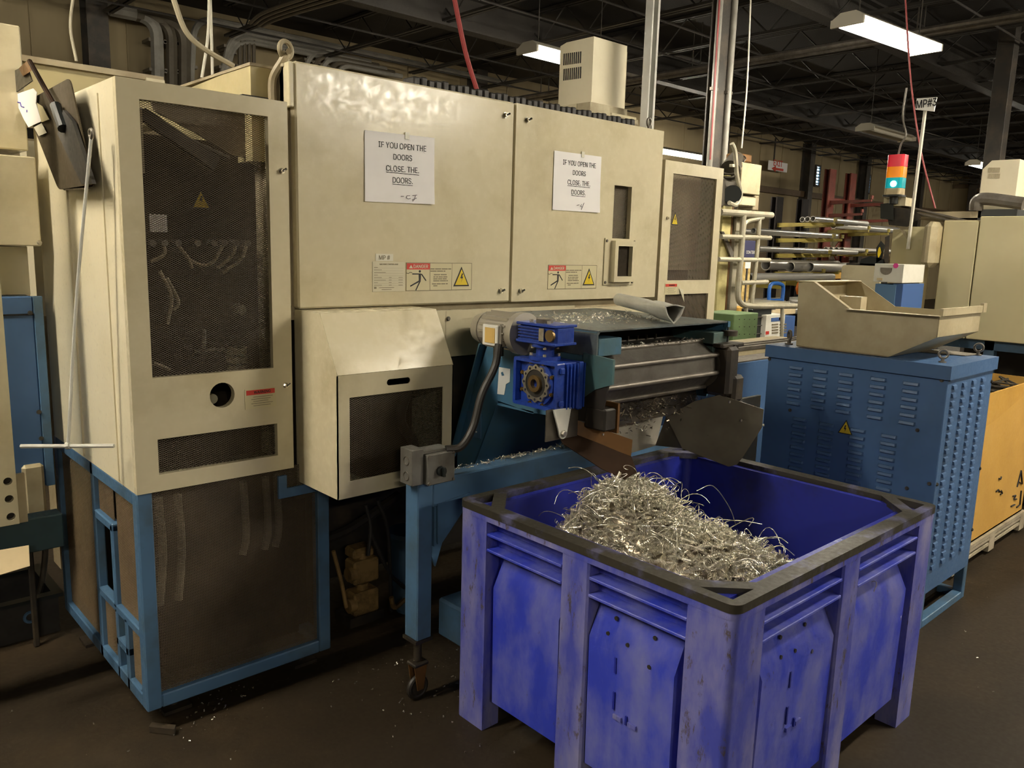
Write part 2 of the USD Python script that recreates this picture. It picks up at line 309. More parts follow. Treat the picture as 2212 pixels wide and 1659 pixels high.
for i, (x0, w, z0, z1) in enumerate(((22.98, .20, 3.60, 4.12), (26.34, .22, 3.6, 4.12))):       # small daylight windows high in the back wall
    t = thing(f'window_{i + 1}', kind='structure')
    B(x0, 11.94, z0, x0 + w, 11.975, z1).build('pane', 'window_glow', t)
    m = MB().box(x0 - .05, 11.9, z0 - .05, x0 + w + .05, 11.99, z0).box(x0 - .05, 11.9, z1, x0 + w + .05, 11.99, z1 + .05).box(x0 - .05, 11.9, z0, x0, 11.99, z1).box(x0 + w, 11.9, z0, x0 + w + .05, 11.99, z1)
    m.build('window_frame', 'steel_dark', t)
    for k in range(6): B(x0, 11.90, z0 + (k + .5) * (z1 - z0) / 6 - .012, x0 + w, 11.94, z0 + (k + .5) * (z1 - z0) / 6 + .012).build('window_bar', 'steel_dark', t)
t = thing('steel_column', 'far dark steel column behind the louvred tower at the right edge', 'column', (12, 3.8, 0), kind='structure'); B(12, 3.70, 0, 12.2, 3.90, 4.7, .004).build('column', 'steel_dark', t)
# ---- lamps
def lamp(x, y, z, L, label, lit=True, ang=0.0):
    t = thing('fluorescent_fixture', label, 'ceiling light', (x, y, z)); c, s = math.cos(ang), math.sin(ang)
    def put(m):
        for i, v in enumerate(m.v): m.v[i] = np.stack([x + c * v[:, 0] - s * v[:, 1], y + s * v[:, 0] + c * v[:, 1], z + v[:, 2]], 1)
        return m
    m = MB().hull([(a, b * w, h) for a in (-L / 2, L / 2) for b in (-1, 1) for w, h in ((.15, .045), (.15, .05), (.07, .10))]); put(m).build('housing', 'lamp_housing', t)
    for b in (-.075, .075): put(MB().tube([(-L / 2 + .03, b, .012), (L / 2 - .03, b, .012)], .030, 10)).build('tube', 'tube_glow' if lit else 'lamp_housing', t)
    for a in (-L / 2, L / 2): put(MB().box(a - .012, -.15, -.015, a + .012, .15, .05)).build('end_cap', 'lamp_housing', t)
    for a in (-L * .38, L * .38): put(MB().tube([(a, 0, .10), (a, 0, 4.75 - z)], .005, 5)).build('hanger', 'steel_dark', t)
    return t
lamp(7.68, 3.40, 3.5, 1.42, 'lit twin-tube ceiling light over the blue louvred cabinet, largest in view', ang=-.08)
lamp(6.50, 6.26, 3.5, 1.25, 'lit twin-tube ceiling light partly behind the louvred cream box on the machine')
lamp(14.0, 10.3, 3.5, 2.3, 'lit twin-tube ceiling light seen low between the end cabinet and the steel column')
lamp(13.6, 5.90, 3.5, 1.6, 'unlit ceiling light hanging in the dark above the red rack', lit=False)
lamp(19.5, 6.25, 3.5, 1.7, 'lit far ceiling light seen edge-on beside the dark column at the right')
lamp(-2.0, -4.6, 3.5, 1.5, 'added shorter fill light behind the photographer, towards the left')  # unseen lamp, added to fill the hood and machine fronts
lamp(29.5, 5.4, 3.5, 2.4, 'added fill light at the far right end of the hall')  # unseen lamp, added to brighten the right wall
lamp(-1.8, 4.8, 3.5, 2.4, 'added twin-tube fill light left of the machine, nearer the back wall')  # unseen second lamp, added to boost the light from the left
lamp(-1.5, 2.55, 3.5, 2.4, 'lit twin-tube ceiling light left of the machine, out of the picture')
lamp(6.4, -4.6, 3.5, 2.4, 'lit twin-tube ceiling light behind the photographer, towards the right')
lamp(15.0, -3.8, 3.5, 2.4, 'lit twin-tube ceiling light far right of the photographer')
lamp(4.6, -.4, 3.5, 2.0, 'lit twin-tube ceiling light over the aisle beside the blue bin')
lamp(11.5, .2, 3.5, 2.4, 'lit twin-tube ceiling light over the aisle at the right')
# ================================================================ the big machine
mc = thing('machining_center', 'large cream machine with two flat doors, mesh-windowed cabinets and blue mesh base', 'machine', (2.0, 2.8, 0))
X0, X1, YF = .745, 1.252, 2.43
# --- left mesh cabinet
win, win2 = rect(.805, 1.138, 1.186, 1.926), rect(.811, .842, 1.195, .951)
cab = MB().ext([rect(X0, .79, X1, 1.978), win, win2, circ(1.013, 1.065, .040)], 'F', YF, .025).build('cabinet_front', 'cream', mc)
screen('F', YF + .018, .80, 1.133, 1.191, 1.931).build('mesh_screen', 'mesh_dark', cab, kind='stuff')
screen('F', YF + .018, .806, .837, 1.20, .956).build('mesh_screen', 'mesh_dark', cab, kind='stuff')
for z in (1.765, 1.075):
    m = bolt((1.228, YF, z), 'F', .007, .012); m.tube([(1.228, YF - .012, z), (1.238, YF - .016, z + .008)], .004, 6); m.build('latch_screw', 'chrome', cab)
sd = MB().ext(rect(YF + .025, .79, 3.36, 1.978), 'L', X0, .004).build('cabinet_side', 'cream_bright', mc)  # lighter cream than the cabinet front: lamp light put into the colour
B(X0 - .004, 2.585, .80, X0, 2.60, 1.95).build('seam_fold', 'cream_bright', sd); B(X0 - .006, 2.96, .80, X0, 2.975, 1.95).build('seam_fold', 'cream_bright', sd)
MB().ext(rect(YF + .025, .79, 3.30, 1.978), 'L', X1 - .004, .004).build('cabinet_wall', 'cream_frame', mc)
B(X0 + .004, YF + .025, .79, X1 - .004, 2.99, .80).build('cabinet_floor', 'inside_dark', mc)
ip = B(X0 + .01, 2.66, .80, X1 - .006, 2.67, 1.86).build('equipment_panel', 'inside_dark', mc)
MB().ext([tuple(at(x, y, 'y', 2.60)[[0, 2]]) for x, y in ((325, 214), (335, 240), (420, 285), (500, 335), (560, 345), (590, 350), (590, 245))], 'F', 2.60, .012).build('sloped_duct', 'duct_brown', mc)
MB().plate([(.83, 2.56, 1.90), (.86, 2.56, 1.92), (1.08, 2.56, 1.80), (1.06, 2.56, 1.76)], .03).build('hose_bundle', 'rubber', mc)
MB().tube(bez([(.80, 2.57, 1.86), (.86, 2.57, 1.91), (.98, 2.58, 1.85), (1.12, 2.58, 1.80)]), .012, 8).build('hose', 'rubber', mc)
B(.82, 2.50, 1.73, .835, 2.512, 1.91).build('bracket', 'cream_dusty', mc)
# things on the inner panel
ls = at(326, 462, 'y', 2.64); le = at(366, 502, 'y', 2.64); B(ls[0], 2.655, le[2], le[0], 2.66, ls[2]).build('paper_label', 'paper', ip)
def triangle_sign(face, a, cx, cz, w, h, parent, bolt_=True, t=.0012):
    s = MB().ext([(cx - w / 2, cz - h / 2), (cx + w / 2, cz - h / 2), (cx, cz + h / 2)], face, a - t, t).build('warning_triangle', 'ink', parent, label='yellow warning triangle')
    k = .80; MB().ext([(cx - w / 2 * k, cz - h / 2 + h * .07), (cx + w / 2 * k, cz - h / 2 + h * .07), (cx, cz + h / 2 - h * .13)], face, a - t - .0006, .0007).build('yellow_field', 'warn_yellow', parent)
    if bolt_:
        zz = [(.02, .26), (.10, .26), (.03, .06), (.11, .08), (-.02, -.26), (.04, -.05), (-.09, -.03)]; f = -1 if face == 'L' else 1
        MB().ext([(cx + f * a_ * w * .9, cz - h * .06 + b_ * h * .85) for a_, b_ in zz][::f], face, a - t - .0011, .0006).build('lightning_bolt', 'ink', parent)
    return s
q = at(435, 430, 'y', 2.655); triangle_sign('F', 2.66, q[0], q[2], .064, .062, ip)
for px in (328, 354, 383, 425, 460, 483, 508, 533):
    a = at(px, 525, 'y', 2.63); MB().cyl((a[0], 2.66, a[2]), (a[0], 2.62, a[2]), .011, 10).build('hose_fitting', 'steel_dull', ip)
def iq(*pts, y=2.63): return [at(a, b, 'y', y) for a, b in pts]
for c in (((383, 527), (415, 565), (455, 570), (483, 528)), ((508, 527), (503, 550), (470, 580)), ((533, 527), (520, 560), (480, 590)), ((354, 527), (354, 550), (325, 565)), ((383, 530), (405, 555), (415, 580)),
          ((345, 585), (370, 640), (362, 700)), ((360, 600), (385, 650), (375, 670)), ((330, 785), (350, 790), (366, 800))):
    MB().tube(bez(iq(*c)), .006, 7).build('hose', 'cream_frame', ip)
g = at(523, 669, 'y', 2.62); MB().cyl((g[0], 2.66, g[2]), (g[0], 2.625, g[2]), .019, 20).build('pressure_gauge', 'steel_dull', ip); MB().cyl((g[0], 2.6245, g[2]), (g[0], 2.6235, g[2]), .015, 20).build('gauge_dial', 'plate_pale', ip)
for z0, r in ((795, .031), (775, .034), (757, .032)):
    a = at(512, z0, 'y', 2.60); MB().cyl((a[0], 2.60, a[2] - .012), (a[0], 2.60, a[2] + .011), r, 20).build('filter_bowl', 'cream_dusty', ip)
MB().tube(iq((440, 712), (440, 748), (440, 760)), .009, 8).build('air_pipe', 'steel_dull', ip); MB().tube(iq((420, 760), (485, 755)), .008, 8).build('air_pipe', 'steel_dull', ip)
B(.93, 2.60, .80, 1.10, 2.63, 1.10).build('backing_box', 'inside_dark', ip)
a = at(460, 862, 'y', 2.52); MB().cyl((a[0], 2.56, a[2]), (a[0], 2.52, a[2]), .016, 18).build('dial', 'plate_pale', mc)
def small_label(px0, py0, px1, py1, y, parent, head='label_red', txt='WARNING', lines=5):
    a, b = at(px0, py0, 'y', y), at(px1, py1, 'y', y); w, h = b[0] - a[0], a[2] - b[2]
    s = B(a[0], y - .0012, b[2], b[0], y, a[2]).build('warning_label', 'label_cream', parent, label='cream warning label with a red heading')
    B(a[0] + w * .05, y - .0018, a[2] - h * .30, b[0] - w * .05, y - .0012, a[2] - h * .06).build('label_heading', head, parent)
    MB().text(txt, h * .13, 'F', (a[0] + w * .55, y - .0018, a[2] - h * .24), bold=True).build('heading_lettering', 'ink', parent)
    m = MB()
    for i in range(lines):
        z = a[2] - h * (.40 + .55 * i / lines); m.box(a[0] + w * (.2 if i % 2 else .26), y - .0017, z - h * .025, b[0] - w * (.12 + .07 * (i % 3)), y - .0012, z)
    m.build('small_print', 'label_line', parent)
small_label(528, 842, 597, 877, YF, cab)
# --- door block
B(1.272, 2.492, 1.285, 3.205, 3.25, 2.098).build('door_block', 'cream_frame', mc)
d1 = B(1.290, 2.45, 1.325, 2.241, 2.49, 2.112, .006).build('door', 'cream', mc)
d2 = MB().ext([rect(2.250, 1.325, 3.21, 2.112), rect(2.868, 1.415, 2.992, 1.838)], 'F', 2.45, .04).build('door', 'cream', mc)
MB().box(1.266, 2.478, 1.33, 1.283, 2.50, 1.965, .004).build('door_edge_trim', 'cream_frame', mc); B(1.272, 2.452, 1.97, 1.288, 2.52, 2.108, .003).build('hinge_cover', 'cream', mc)
B(2.25, 2.80, 1.33, 3.15, 2.81, 2.05).build('inner_panel', 'cream_dusty', d2)
screen('F', 2.472, 2.862, 1.575, 2.998, 1.843, .011, .0056).build('mesh_screen', 'mesh_dark', d2, kind='stuff')
fr = MB().ext([rect(2.815, 1.388, 3.034, 1.600), rect(2.875, 1.425, 2.985, 1.567)], 'F', 2.444, .006).build('window_flange', 'cream', d2)
MB().ext([rect(2.858, 1.402, 3.006, 1.590), rect(2.880, 1.428, 2.982, 1.566)], 'F', 2.418, .026).build('window_box', 'cream', d2)
B(2.878, 2.440, 1.424, 2.984, 2.443, 1.570).build('smoked_window', 'inside_dark', d2)
for x, z in ((2.826, 1.588), (3.023, 1.588), (2.826, 1.40), (3.020, 1.40)): bolt((x, 2.444, z), 'F', .005, .005).build('screw', 'steel_dull', d2)
for d, x, z in ((d1, 2.19, 2.058), (d2, 2.309, 2.054), (d1, 2.187, 1.371), (d2, 2.298, 1.369)):
    m = bolt((x, 2.45, z), 'F', .0085, .014); m.tube([(x, 2.437, z), (x + .012, 2.434, z + .006)], .0045, 6); m.build('latch_screw', 'chrome', d)
# labels on the doors
def danger(px0, py0, px1, py1, d):
    a, b = at(px0, py0, 'y', 2.45), at(px1, py1, 'y', 2.45); x0, x1, z1, z0 = a[0], b[0], a[2], b[2]; w, h = x1 - x0, z1 - z0; y = 2.45
    MB().ext([rect(x0, z0, x1, z1)], 'F', y - .0012, .0012).build('danger_label', 'label_cream', d, label='cream DANGER label with red heading, shocked figure and yellow triangle')
    m = MB()
    for p0, q0, p1, q1 in ((0, 0, 1, .02), (0, .98, 1, 1), (0, 0, .006, 1), (.994, 0, 1, 1), (.345, 0, .35, 1), (.68, 0, .684, 1)): m.box(x0 + w * p0, y - .0016, z0 + h * q0, x0 + w * p1, y - .0011, z0 + h * q1)
    m.build('label_rules', 'label_line', d)
    B(x0 + w * .008, y - .0018, z0 + h * .76, x0 + w * .345, y - .0012, z0 + h * .975).build('label_heading', 'label_red', d)
    MB().text('DANGER', h * .115, 'F', (x0 + w * .21, y - .0018, z0 + h * .81), bold=True).build('heading_lettering', 'plate_pale', d)
    MB().ext([(x0 + w * .04, z0 + h * .80), (x0 + w * .095, z0 + h * .80), (x0 + w * .0675, z0 + h * .92)], 'F', y - .0022, .0006).build('heading_triangle', 'plate_pale', d)
    P = lambda u, v: (x0 + w * u, y - .0018, z0 + h * v)
    m = MB().cyl(P(.197, .69), (x0 + w * .197, y - .0012, z0 + h * .69), h * .045, 14)
    for (u, v), (s, t), r in (((.09, .60), (.215, .60), .022), ((.22, .60), (.29, .36), .022), ((.197, .60), (.197, .36), .05), ((.20, .36), (.06, .17), .028), ((.205, .36), (.14, .02), .024)):
        p, q = np.array((x0 + w * u, z0 + h * v)), np.array((x0 + w * s, z0 + h * t)); k = q - p; k /= np.linalg.norm(k); n_ = np.array((-k[1], k[0])) * r * h
        m.ext([tuple(p - n_), tuple(q - n_ * .8), tuple(q + n_ * .8), tuple(p + n_)], 'F', y - .0018, .0006)
    zg = [(.0, .64), (.03, .61), (.055, .66), (.085, .65)]
    for (u, v), (s, t) in zip(zg, zg[1:]): m.tube([P(u, v), P(s, t)], h * .008, 5)
    m.build('shock_figure', 'ink', d)
    m = MB()
    for i, (u0, u1, v) in enumerate(((.355, .67, .78), (.355, .58, .70), (.41, .60, .57), (.40, .63, .49), (.40, .61, .42), (.40, .62, .35), (.38, .62, .24), (.40, .48, .17))):
        k = u0
        while k < u1 - .01:
            e = min(k + .03 + .03 * ((i * 7 + int(k * 90)) % 3), u1); m.box(x0 + w * k, y - .0017, z0 + h * (v - .018), x0 + w * e, y - .0012, z0 + h * (v + .018)); k = e + .010
    m.build('small_print', 'label_line', d)
    triangle_sign('F', y - .0012, x0 + w * .832, z0 + h * .50, w * .25, h * .72, d)
danger(877, 567, 1018, 626, d1); danger(1184, 572, 1287, 623, d2)
a, b = at(804, 565, 'y', 2.45), at(874, 629, 'y', 2.45); B(a[0], 2.4485, b[2], b[0], 2.45, a[2], .0004).build('rating_plate', 'plate_pale', d1, label='pale rating plate with small print')
w, h = b[0] - a[0], a[2] - b[2]; m = MB().text('MACHINE CONTROL BOX', .0052, 'F', ((a[0] + b[0]) / 2, 2.4485, a[2] - .0115), squeeze=.9)
for i in range(8):
    z = a[2] - h * (.18 + .085 * i); m.box(a[0] + w * .05, 2.448, z - .0017, a[0] + w * (.16 + .12 * (i % 3)), 2.4485, z); m.box(a[0] + w * .05, 2.448, z - .0042, b[0] - w * .05, 2.4485, z - .0038)
    if i > 3: m.box(a[0] + w * .5, 2.448, z - .0017, a[0] + w * .58, 2.4485, z); m.box(a[0] + w * .80, 2.448, z - .0017, a[0] + w * .93, 2.4485, z)
m.box(a[0] + w * .05, 2.448, b[2] + h * .10, a[0] + w * .12, 2.4485, b[2] + h * .16)
for k, z in enumerate((.13, .07)): m.box(a[0] + w * (.2 + .08 * k), 2.448, b[2] + h * z - .001, a[0] + w * (.66 - .08 * k), 2.4485, b[2] + h * z + .001)
m.build('plate_print', 'label_line', d1)
a, b = at(811, 548, 'y', 2.45), at(849, 564, 'y', 2.45); B(a[0], 2.4488, b[2], b[0], 2.45, a[2]).build('name_strip', 'tape', d1)
MB().text('MP #', .0145, 'F', ((a[0] + b[0]) / 2, 2.4488, b[2] + .005), bold=True).build('strip_lettering', 'label_line', d1)
# --- lower front
MB().ext([(1.295, .70), (1.93, .70), (1.93, 1.115), (3.2, 1.115), (3.2, 1.285), (2.66, 1.285), (2.66, 1.297), (1.295, 1.300)], 'F', 2.472, .02).build('lower_panel', 'cream', mc)
B(1.927, 2.4712, 1.12, 1.929, 2.472, 1.295).build('panel_joint', 'cream_frame', mc)
B(1.29, 2.468, .705, 1.338, 2.474, 1.296).build('side_flange', 'cream_frame', mc)
for x, z in ((1.31, 1.262), (1.318, .79), (1.936, 1.266)): bolt((x, 2.468, z), 'F', .007, .006).build('screw', 'steel_dull', mc)
B(1.30, 2.50, .65, 3.2, 3.3, 1.28).build('lower_body', 'casting_dark', mc)
B(1.45, 2.95, .10, 3.3, 3.3, .66).build('bed_casting', 'casting_dark', mc)
hd_prof = [(2.472, 1.322), (2.305, 1.322), (2.20, 1.133), (2.20, .727), (2.472, .727)]
hd = MB()
hd.ext([rect(1.286, .727, 1.752, 1.133), rect(1.331, .783, 1.707, 1.059), rrect(1.473, 1.0845, 1.567, 1.1055, .0104)], 'F', 2.20, .004)
hd.ext(hd_prof, 'L', 1.286, .004); hd.ext(hd_prof, 'L', 1.748, .004)
hd.plate([(1.288, 2.2015, 1.1335), (1.750, 2.2015, 1.1335), (1.750, 2.305, 1.3205), (1.288, 2.305, 1.3205)], .004); hd.box(1.288, 2.303, 1.318, 1.75, 2.472, 1.322); hd.box(1.288, 2.2, .727, 1.75, 2.472, .731)
hd = hd.build('motor_hood', 'cream', mc, smooth=20)
screen('F', 2.208, 1.326, .778, 1.712, 1.064).build('mesh_screen', 'mesh_dark', hd, kind='stuff')
MB().box(1.42, 2.28, .74, 1.66, 2.46, 1.05, .04).build('enclosed_motor', 'inside_dark', hd)
B(1.295, 2.466, .735, 1.745, 2.4705, 1.30).build('hood_back', 'inside_dark', hd)
MB().tube(bez([(1.60, 2.26, 1.05), (1.56, 2.245, .95), (1.62, 2.25, .85), (1.60, 2.26, .78)]), .018, 8).build('enclosed_hose', 'rubber', hd)
# --- right mesh cabinet
rc = MB().ext([rect(3.30, .79, 3.812, 1.992), rect(3.371, 1.402, 3.752, 1.932), rect(3.362, .86, 3.745, 1.330)], 'F', 2.50, .02).build('cabinet_front', 'cream', mc)
screen('F', 2.512, 3.366, 1.397, 3.757, 1.937, .010, .0052).build('mesh_screen', 'mesh_dusty', rc, kind='stuff'); screen('F', 2.512, 3.357, .855, 3.750, 1.335, .010, .0052).build('mesh_screen', 'mesh_dusty', rc, kind='stuff')
MB().ext(rect(2.52, .79, 3.3, 1.99), 'L', 3.302, .004).build('cabinet_wall', 'cream', mc); MB().ext(rect(2.52, .79, 3.3, 1.99), 'L', 3.806, .004).build('cabinet_wall', 'cream', mc)
B(3.31, 2.63, 1.45, 3.80, 2.64, 1.96).build('inner_panel', 'cream', rc); B(3.31, 2.68, .8, 3.80, 2.69, 1.96).build('inner_panel', 'inside_dark', rc)
a = at(1462, 472, 'y', 2.50); triangle_sign('F', 2.512, a[0], a[2], .058, .066, rc)
m = bolt((3.338, 2.50, at(1438, 471, 'y', 2.5)[2]), 'F', .006, .011); m.build('latch_screw', 'chrome', rc)
small_label(1436, 612, 1462, 636, 2.50, rc)
a = at(1466, 640, 'y', 2.497); MB().plate([(a[0], 2.497, a[2] + .04), (a[0] + .03, 2.492, a[2] + .035), (a[0] + .035, 2.485, a[2] - .03)], .001).build('peeled_label', 'plate_pale', rc)
# --- housing behind the left cabinet
hs = MB().ext([(2.55, 1.80), (3.35, 1.80), (3.35, 2.075), (2.55, 2.100)], 'L', 1.189, .09).build('upper_housing', 'cream_shaded', mc)
B(1.186, 2.546, 2.094, 1.285, 3.35, 2.103).build('housing_cap', 'cream_frame', mc)
B(1.15, 2.53, 1.985, 1.24, 2.57, 2.0, .002).build('rubber_pad', 'rubber', mc)
MB().tube(bez([(1.252, 2.53, 1.985), (1.255, 2.53, 2.06), (1.275, 2.50, 2.115), (1.29, 2.50, 2.14)]), .014, 8).build('cable', 'cream_frame', mc)
def eyebolt(c, parent, R=.02, ang=0.4, mat='steel_dull'):
    c = np.array(c, float); u = (math.cos(ang), math.sin(ang), 0)
    MB().ring(c, u, (0, 0, 1), R, R * .30, 24, 8).cyl(c - (0, 0, R * 2.1), c - (0, 0, R * 1.1), R * .42, 10).cyl(c - (0, 0, R * 2.1), c - (0, 0, R * 1.75), R * .85, 14).build('eye_bolt', mat, parent)
eyebolt((1.286, 2.50, 2.150), mc, .026, .3, 'cream_frame'); MB().tube([(1.286, 2.49, 2.142), (1.275, 2.455, 2.138)], .009, 8).build('bolt_pin', 'chrome', mc)
eyebolt((3.155, 2.50, 2.150), mc, .019, .2)
# --- cable chain lying on top
B(1.80, 2.55, 2.09, 3.18, 2.62, 2.110).build('chain_tray', 'cream_frame', mc)
for i in range(38):
    x = 1.82 + i * .034; B(x, 2.545, 2.110, x + .030, 2.62, 2.160 + .004 * math.sin(i * 2.1), .005).build('chain_link', 'rubber', mc)
for x in (3.02, 3.10): B(x, 2.56, 2.10, x + .05, 2.64, 2.165, .003).build('bracket', 'cream_dusty', mc)
B(3.0, 2.60, 2.16, 3.18, 2.612, 2.185).build('bracket', 'cream', mc)
# --- louvred tower on top
tw = MB().ext([(2.90, 2.275), (3.135, 2.275), (3.135, 2.595), (3.09, 2.607), (2.90, 2.607)], 'L', 3.18, .262)
tw = tw.build('motor_tower', 'cream_bright', mc)
B(3.442, 2.92, 2.29, 3.47, 3.10, 2.585).build('tower_step', 'cream_dusty', mc)
for r in range(2):
    for k in range(9):
        a, b = at(1219 + k * 4.45, 116 + 33 * r - k * .6, 'x', 3.18), at(1219 + k * 4.45, 141 + 33 * r - k * .6, 'x', 3.18); B(3.1785, a[1] - .0045, b[2], 3.181, a[1] + .0045, a[2]).build('louvre_slot', 'grime_black', tw)
B(3.13, 2.86, 2.09, 3.42, 3.12, 2.28).build('tower_base', 'cream_dusty', mc)
MB().ext([(2.95, 2.2), (3.13, 2.2), (3.13, 2.28), (2.95, 2.28)], 'L', 3.126, .004).build('bracket', 'cream', mc)
# --- blue mesh base
bs = MB(); f = .045; zb, zt = .08, .79; x0, x1, y0, y1 = .745, 1.39, 2.437, 3.385
def bar(m, *a): m.box(*a, .004)
for x in (x0, x1 - f):
    for y in (y0, y1 - f): bar(bs, x, y, zb, x + f, y + f, zt)
for z in (zb, zt - f):
    if z < .5: bar(bs, x0 + f, y0, z, x1 - f, y0 + f, z + f)
    bar(bs, x0, y0 + f, z, x0 + f, y1 - f, z + f); bar(bs, x1 - f, y0 + f, z, x1, y1 - f, z + f)
bar(bs, x0, 2.885, zb, x0 + .03, 2.915, zt); bar(bs, x0, 2.700, .33, x0 + .03, 2.725, .62); bar(bs, x0, 2.70, .595, x0 + .03, 2.90, .625); bar(bs, x0, 2.48, .315, x0 + .03, 2.90, .345)
bar(bs, x0, 2.60, zb, x0 + .03, 2.625, .33); bar(bs, x0, 2.70, zb, x0 + .03, 2.72, .33); bar(bs, x0, 2.60, .20, x0 + .03, 2.72, .23)
bs = bs.build('base_frame', 'machine_blue', mc)
MB().ext([(1.195, .768), (1.195, .69), (1.39, .69), (1.39, .722), (1.225, .722), (1.225, .768)], 'F', 2.429, .01).build('base_bracket', 'machine_blue', mc)
screen('F', y0 + .02, x0 + f, zb + f, x1 - f, zt, .0105, .0054, .0019).build('mesh_screen', 'mesh_dusty', bs, kind='stuff')
for a in ((2.915, zb + f, y1 - f, zt - f), (2.482, .345, 2.70, zt - f), (2.725, .625, 2.885, zt - f), (2.72, zb + f, 2.885, .315), (2.482, zb + f, 2.60, .315)):
    screen('L', x0 + .016, *a, .0105, .0054, .0023).build('mesh_screen', 'mesh_side_lit', bs, kind='stuff')
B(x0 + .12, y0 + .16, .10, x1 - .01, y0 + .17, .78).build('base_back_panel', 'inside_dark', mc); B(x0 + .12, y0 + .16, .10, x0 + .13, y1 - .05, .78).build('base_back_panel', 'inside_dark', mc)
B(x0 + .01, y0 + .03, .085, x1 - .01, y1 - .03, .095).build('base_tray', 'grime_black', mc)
for x in (.84, .90, 1.12, 1.20, 1.24): MB().tube(bez([(x, y0 + .10, .74), (x + .01, y0 + .11, .55), (x - .01, y0 + .10, .38 + .1 * (x > 1))]), .013, 8).build('coolant_hose', 'cream_dusty', mc)
MB().box(.80, 2.74, .36, .83, 2.86, .45, .01).build('drain_block', 'cream_dusty', mc)
MB().tube(bez([(.785, 2.66, .32), (.785, 2.665, .26), (.785, 2.655, .22)]), .022, 8).build('yellow_hose', 'yellow_paint', mc)
for x, y in ((.865, 2.56), (.80, 3.2), (1.33, 2.56), (1.33, 3.25), (3.0, 2.8)):
    MB().cyl((x, y, .012), (x, y, .10), .016, 10).box(x - .045, y - .045, 0, x + .045, y + .045, .012).build('levelling_foot', 'grime_black', mc)
# --- under the machine
for z in (.04, .175):
    a = at(755, 1300, 'y', 2.70)[0]; B(a, 2.66, z, a + .12, 2.74, z + .10, .008).build('valve_block', 'brass_dirty', mc)
    MB().cyl((a - .02, 2.68, z + .05), (a + .01, 2.68, z + .05), .03, 12).cyl((a + .06, 2.70, z + .10), (a + .06, 2.70, z + .125), .025, 12).build('valve_cap', 'brass_dirty', mc)
a = at(755, 1300, 'y', 2.70)[0]; B(a - .02, 2.66, 0, a + .14, 2.78, .04).build('valve_foot', 'grime_black', mc); B(a + .01, 2.68, .275, a + .11, 2.76, .32, .01).build('valve_block', 'brass_dirty', mc)
MB().tube(bez([at(720, 1190, 'y', 2.62), at(738, 1260, 'y', 2.62), at(748, 1312, 'y', 2.62)]), .008, 7).build('valve_pipe', 'brass_dirty', mc)
for c in (((800, 1150), (840, 1235), (875, 1270)), ((815, 1080), (838, 1150), (845, 1320)), ((790, 1090), (800, 1140), (795, 1200))): MB().tube(bez([at(x, y, 'y', 2.6) for x, y in c]), .008, 7).build('hose', 'rubber', mc)
MB().tube(bez([at(845, 1290, 'y', 2.55), at(852, 1312, 'y', 2.55), at(875, 1295, 'y', 2.55)]), .010, 7).build('drain_pipe', 'brass_dirty', mc)
MB().cyl((1.89, 2.66, .03), (1.89, 2.66, .34), .075, 20).cyl((1.89, 2.66, .34), (1.89, 2.66, .36), .085, 20).cyl((1.89, 2.66, 0), (1.89, 2.66, .03), .05, 12).build('blue_tank', 'machine_blue', mc)
MB().tube(bez([at(690, 1170, 'y', 2.55), at(760, 1140, 'y', 2.6), at(860, 1070, 'y', 2.65)]), .02, 8).build('pipe', 'casting_dark', mc)
# --- notices taped to the doors
def notice(px, py, w, h, skew, label, sign):
    a = at(px, py, 'y', 2.449); t = thing('notice', label, 'paper notice', (a[0], 2.449, a[2] - h)); y = 2.4485
    V, F = [], []; n = 8
    for k in (0, .0004):
        for i in range(n + 1):
            for j in range(n + 1):
                u, v = i / n, j / n; V.append((a[0] + w * u, y - .0012 - .004 * (1 - v) ** 3 * (u - .3) ** 2 * 3 - k, a[2] - h * (1 - v) + skew * u))
    N = (n + 1) ** 2
    for o, fl in ((0, 1), (N, 0)):
        for i in range(n):
            for j in range(n):
                q = (o + i * (n + 1) + j, o + (i + 1) * (n + 1) + j, o + (i + 1) * (n + 1) + j + 1, o + i * (n + 1) + j + 1); F.append(q[::-1] if fl else q)
    MB().raw(V, F).build('sheet', 'paper', t, smooth=True)
    cx = a[0] + w * .53; m = MB(); hh = h * .082
    for s, z, ul in (('IF YOU OPEN THE', .215, 0), ('DOORS', .375, 0), ('CLOSE. THE.', .545, 1), ('DOORS.', .71, 1)):
        zz = a[2] - h * z + skew * .5; m2 = MB().text(s, hh, 'F', (cx, y - .0022, zz), tilt=skew / w, squeeze=.88); x_ = np.vstack(m2.v); m.raw(x_, np.vstack(m2.f))
        if ul: m.box(x_[:, 0].min(), y - .0028, zz - hh * .32, x_[:, 0].max(), y - .0022, zz - hh * .22)
    m.build('lettering', 'ink', t)
    s0 = np.array((a[0] + w * .50, a[2] - h * .90)); m = MB()
    for st in sign: m.tube([(s0[0] + w * u, y - .004, s0[1] + h * v) for u, v in st], w * .0045, 5)
    m.build('handwriting', 'pencil', t)
    B(a[0] + w * .56, y - .004, a[2] - .012, a[0] + w * .62, y - .002, a[2] + .012).build('tape', 'tape', t)
cj = [[(0, .01), (.04, .012)], [(.13, .03), (.09, .025), (.08, -.005), (.11, -.02), (.14, -.01)], [(.17, .035), (.235, .045)], [(.215, .045), (.20, -.02), (.175, -.05), (.165, -.03), (.23, 0)]]
notice(787, 281, .298, .238, .006, 'white IF YOU OPEN THE DOORS notice on the larger left door', cj)
notice(1197, 325, .297, .243, .002, 'white IF YOU OPEN THE DOORS notice on the right door, beside a mesh slot', [[(0, .01), (.05, .02)], [(.10, .03), (.08, 0), (.11, -.01)], [(.15, .06), (.10, -.06)]])
